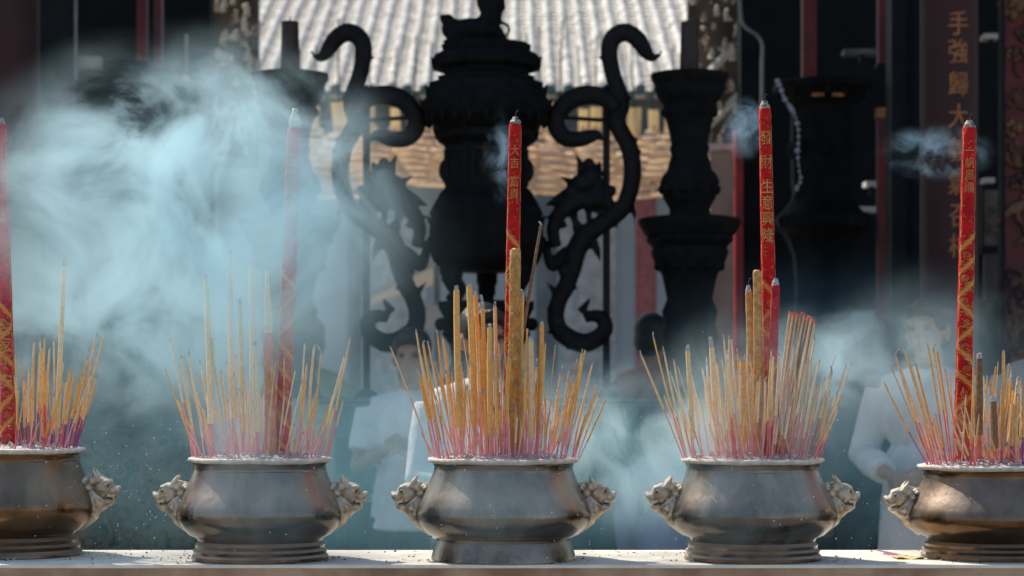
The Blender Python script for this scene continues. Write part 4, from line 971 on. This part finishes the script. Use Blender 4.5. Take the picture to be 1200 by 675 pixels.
# ------------------------------------------------------------------ smoke
def smoke(label, c, r, dens, scale, thr, seed, colr=(.80,.92,.97), stretch=(1,1,.6), power=1., distort=.6, gain=2.2, step=1.):
    m = bpy.data.materials.new('smoke'); m.use_nodes = True; nt = m.node_tree; N = nt.nodes; L = nt.links; N.clear()
    out = N.new('ShaderNodeOutputMaterial'); v = N.new('ShaderNodeVolumePrincipled'); L.new(v.outputs[0], out.inputs['Volume'])
    v.inputs['Color'].default_value = (*colr, 1); v.inputs['Anisotropy'].default_value = .25
    tc = N.new('ShaderNodeTexCoord'); mp = N.new('ShaderNodeMapping'); mp.inputs['Scale'].default_value = stretch; mp.inputs['Location'].default_value = (seed*3.1, seed*1.7, seed*.9)
    L.new(tc.outputs['Object'], mp.inputs[0])
    no = N.new('ShaderNodeTexNoise'); no.inputs['Scale'].default_value = scale; no.inputs['Detail'].default_value = 7; no.inputs['Roughness'].default_value = .70; no.inputs['Distortion'].default_value = distort
    L.new(mp.outputs[0], no.inputs['Vector'])
    m2 = N.new('ShaderNodeMapping'); m2.vector_type = 'POINT'; m2.inputs['Scale'].default_value = tuple(1/x for x in r); L.new(tc.outputs['Object'], m2.inputs[0])
    ln = N.new('ShaderNodeVectorMath'); ln.operation = 'LENGTH'; L.new(m2.outputs[0], ln.inputs[0])
    fo = N.new('ShaderNodeMapRange'); fo.interpolation_type = 'SMOOTHSTEP'; fo.inputs[1].default_value = .98; fo.inputs[2].default_value = .25; fo.inputs[3].default_value = 0; fo.inputs[4].default_value = 1
    L.new(ln.outputs['Value'], fo.inputs[0])
    mr = N.new('ShaderNodeMapRange'); mr.inputs[1].default_value = thr; mr.inputs[2].default_value = thr+1/gain*.7; mr.inputs[3].default_value = 0; mr.inputs[4].default_value = 1
    L.new(no.outputs['Fac'], mr.inputs[0])
    a = N.new('ShaderNodeMath'); a.operation = 'MULTIPLY'; L.new(fo.outputs[0], a.inputs[0]); L.new(mr.outputs[0], a.inputs[1])
    b = N.new('ShaderNodeMath'); b.operation = 'MULTIPLY'; b.inputs[1].default_value = dens; L.new(a.outputs[0], b.inputs[0]); L.new(b.outputs[0], v.inputs['Density'])
    m.cycles.volume_step_rate = step
    mb = MB(); mb.ball((0,0,0), tuple(x for x in r), 24, 14)
    o = mb.build('smoke', m, None, loc=c)
    tag(o, label, 'smoke', kind='stuff'); return o
CT = (.70,.93,1.0); CH = (.40,.80,.94)
smoke('wide thin blue smoke veil over the whole left side', P(210, 350, 5.5), (.85,.40,.75), .8, 2.6, .22, 17, stretch=(1,.5,1.1), colr=(.5,.84,.96), gain=1.4)
smoke('dense pale smoke cloud billowing at the upper left', P(225, 245, 4.98), (.62,.30,.48), 15, 4.2, .41, 1, stretch=(1,.4,1.15), colr=CT, gain=1.9)
smoke('pale smoke drifting low across the left pots', P(130, 385, 5.62), (.62,.28,.36), 6.0, 4.0, .395, 2, stretch=(1,.4,1), colr=CT, gain=1.9)
smoke('thin smoke rising round the second pot', P(315, 385, 4.9), (.30,.20,.52), 4.0, 5, .38, 3, stretch=(1,.5,.7), colr=CT, gain=1.8)
smoke('thin smoke veil before the middle pot', P(570, 590, 4.80), (.24,.09,.16), 2.2, 6, .36, 4, stretch=(1,.5,.8), colr=CT)
smoke('thin smoke veil before the fourth pot', P(880, 590, 4.80), (.24,.09,.16), 2.2, 6, .36, 14, stretch=(1,.5,.8), colr=CT)
smoke('thin smoke veil before the second pot', P(320, 590, 4.80), (.24,.09,.16), 1.8, 6, .36, 15, stretch=(1,.5,.8), colr=CT)
smoke('thin smoke behind the sticks of the middle pot', P(560, 500, 5.5), (.42,.2,.26), 3.0, 6, .38, 16, stretch=(1,.4,.8), colr=CT)
smoke('smoke drifting between the middle and fourth pots', P(755, 525, 5.3), (.32,.30,.25), 8.0, 7, .42, 5, stretch=(1,.4,.7), colr=CT)
smoke('smoke haze over the fourth pot', P(895, 470, 5.1), (.36,.30,.28), 2.6, 8, .40, 6, stretch=(1,.45,.6), colr=CT)
smoke('smoke wisps left of the man in grey', P(985, 425, 5.7), (.40,.22,.18), 6.5, 8, .43, 7, stretch=(1,.4,1), colr=CT)
smoke('thin blue smoke passing in front of the man in grey', P(1090, 420, 6.9), (.42,.25,.34), 1.7, 4, .34, 18, stretch=(1,.45,1.1), colr=CT)
smoke('small blue smoke wisp beside the right red stick', P(1098, 178, 5.25), (.17,.08,.08), 14.0, 14, .46, 8, stretch=(1,.6,1.2), colr=(.5,.78,1))
smoke('small blue smoke wisp beside the lettered stick tip', P(874, 150, 5.2), (.07,.06,.09), 18.0, 16, .46, 9, stretch=(1,.6,1), colr=(.5,.78,1))
smoke('small blue smoke wisp beside the slim red stick tip', P(586, 185, 5.2), (.05,.05,.13), 16.0, 16, .47, 12, stretch=(1,.6,.8), colr=(.5,.78,1))
smoke('broad blue smoke haze between the pots and the altar table', P(590, 555, 6.5), (1.9,.75,.44), .7, 2.8, .32, 10, stretch=(1,.45,1), colr=CH)
smoke('blue smoke haze low in the right hall', P(985, 440, 8.9), (1.1,.7,.6), .75, 3.2, .36, 13, stretch=(1,.45,1), colr=CH)
for pi, wd in ((1,'second'),(2,'middle'),(3,'fourth'),(4,'low right')):
    q = POTS[pi]; smoke(f'bright low smoke among the stick stems of the {wd} pot', Vector((q['loc'].x+(0 if pi < 4 else -.05), q['loc'].y-.02, q['top']+.07)), (.22,.2,.12), (2.5,3,3,1.5)[pi-1], 11, .36, 20+pi, stretch=(1.3,.6,.45), colr=(.93,.95,.96))
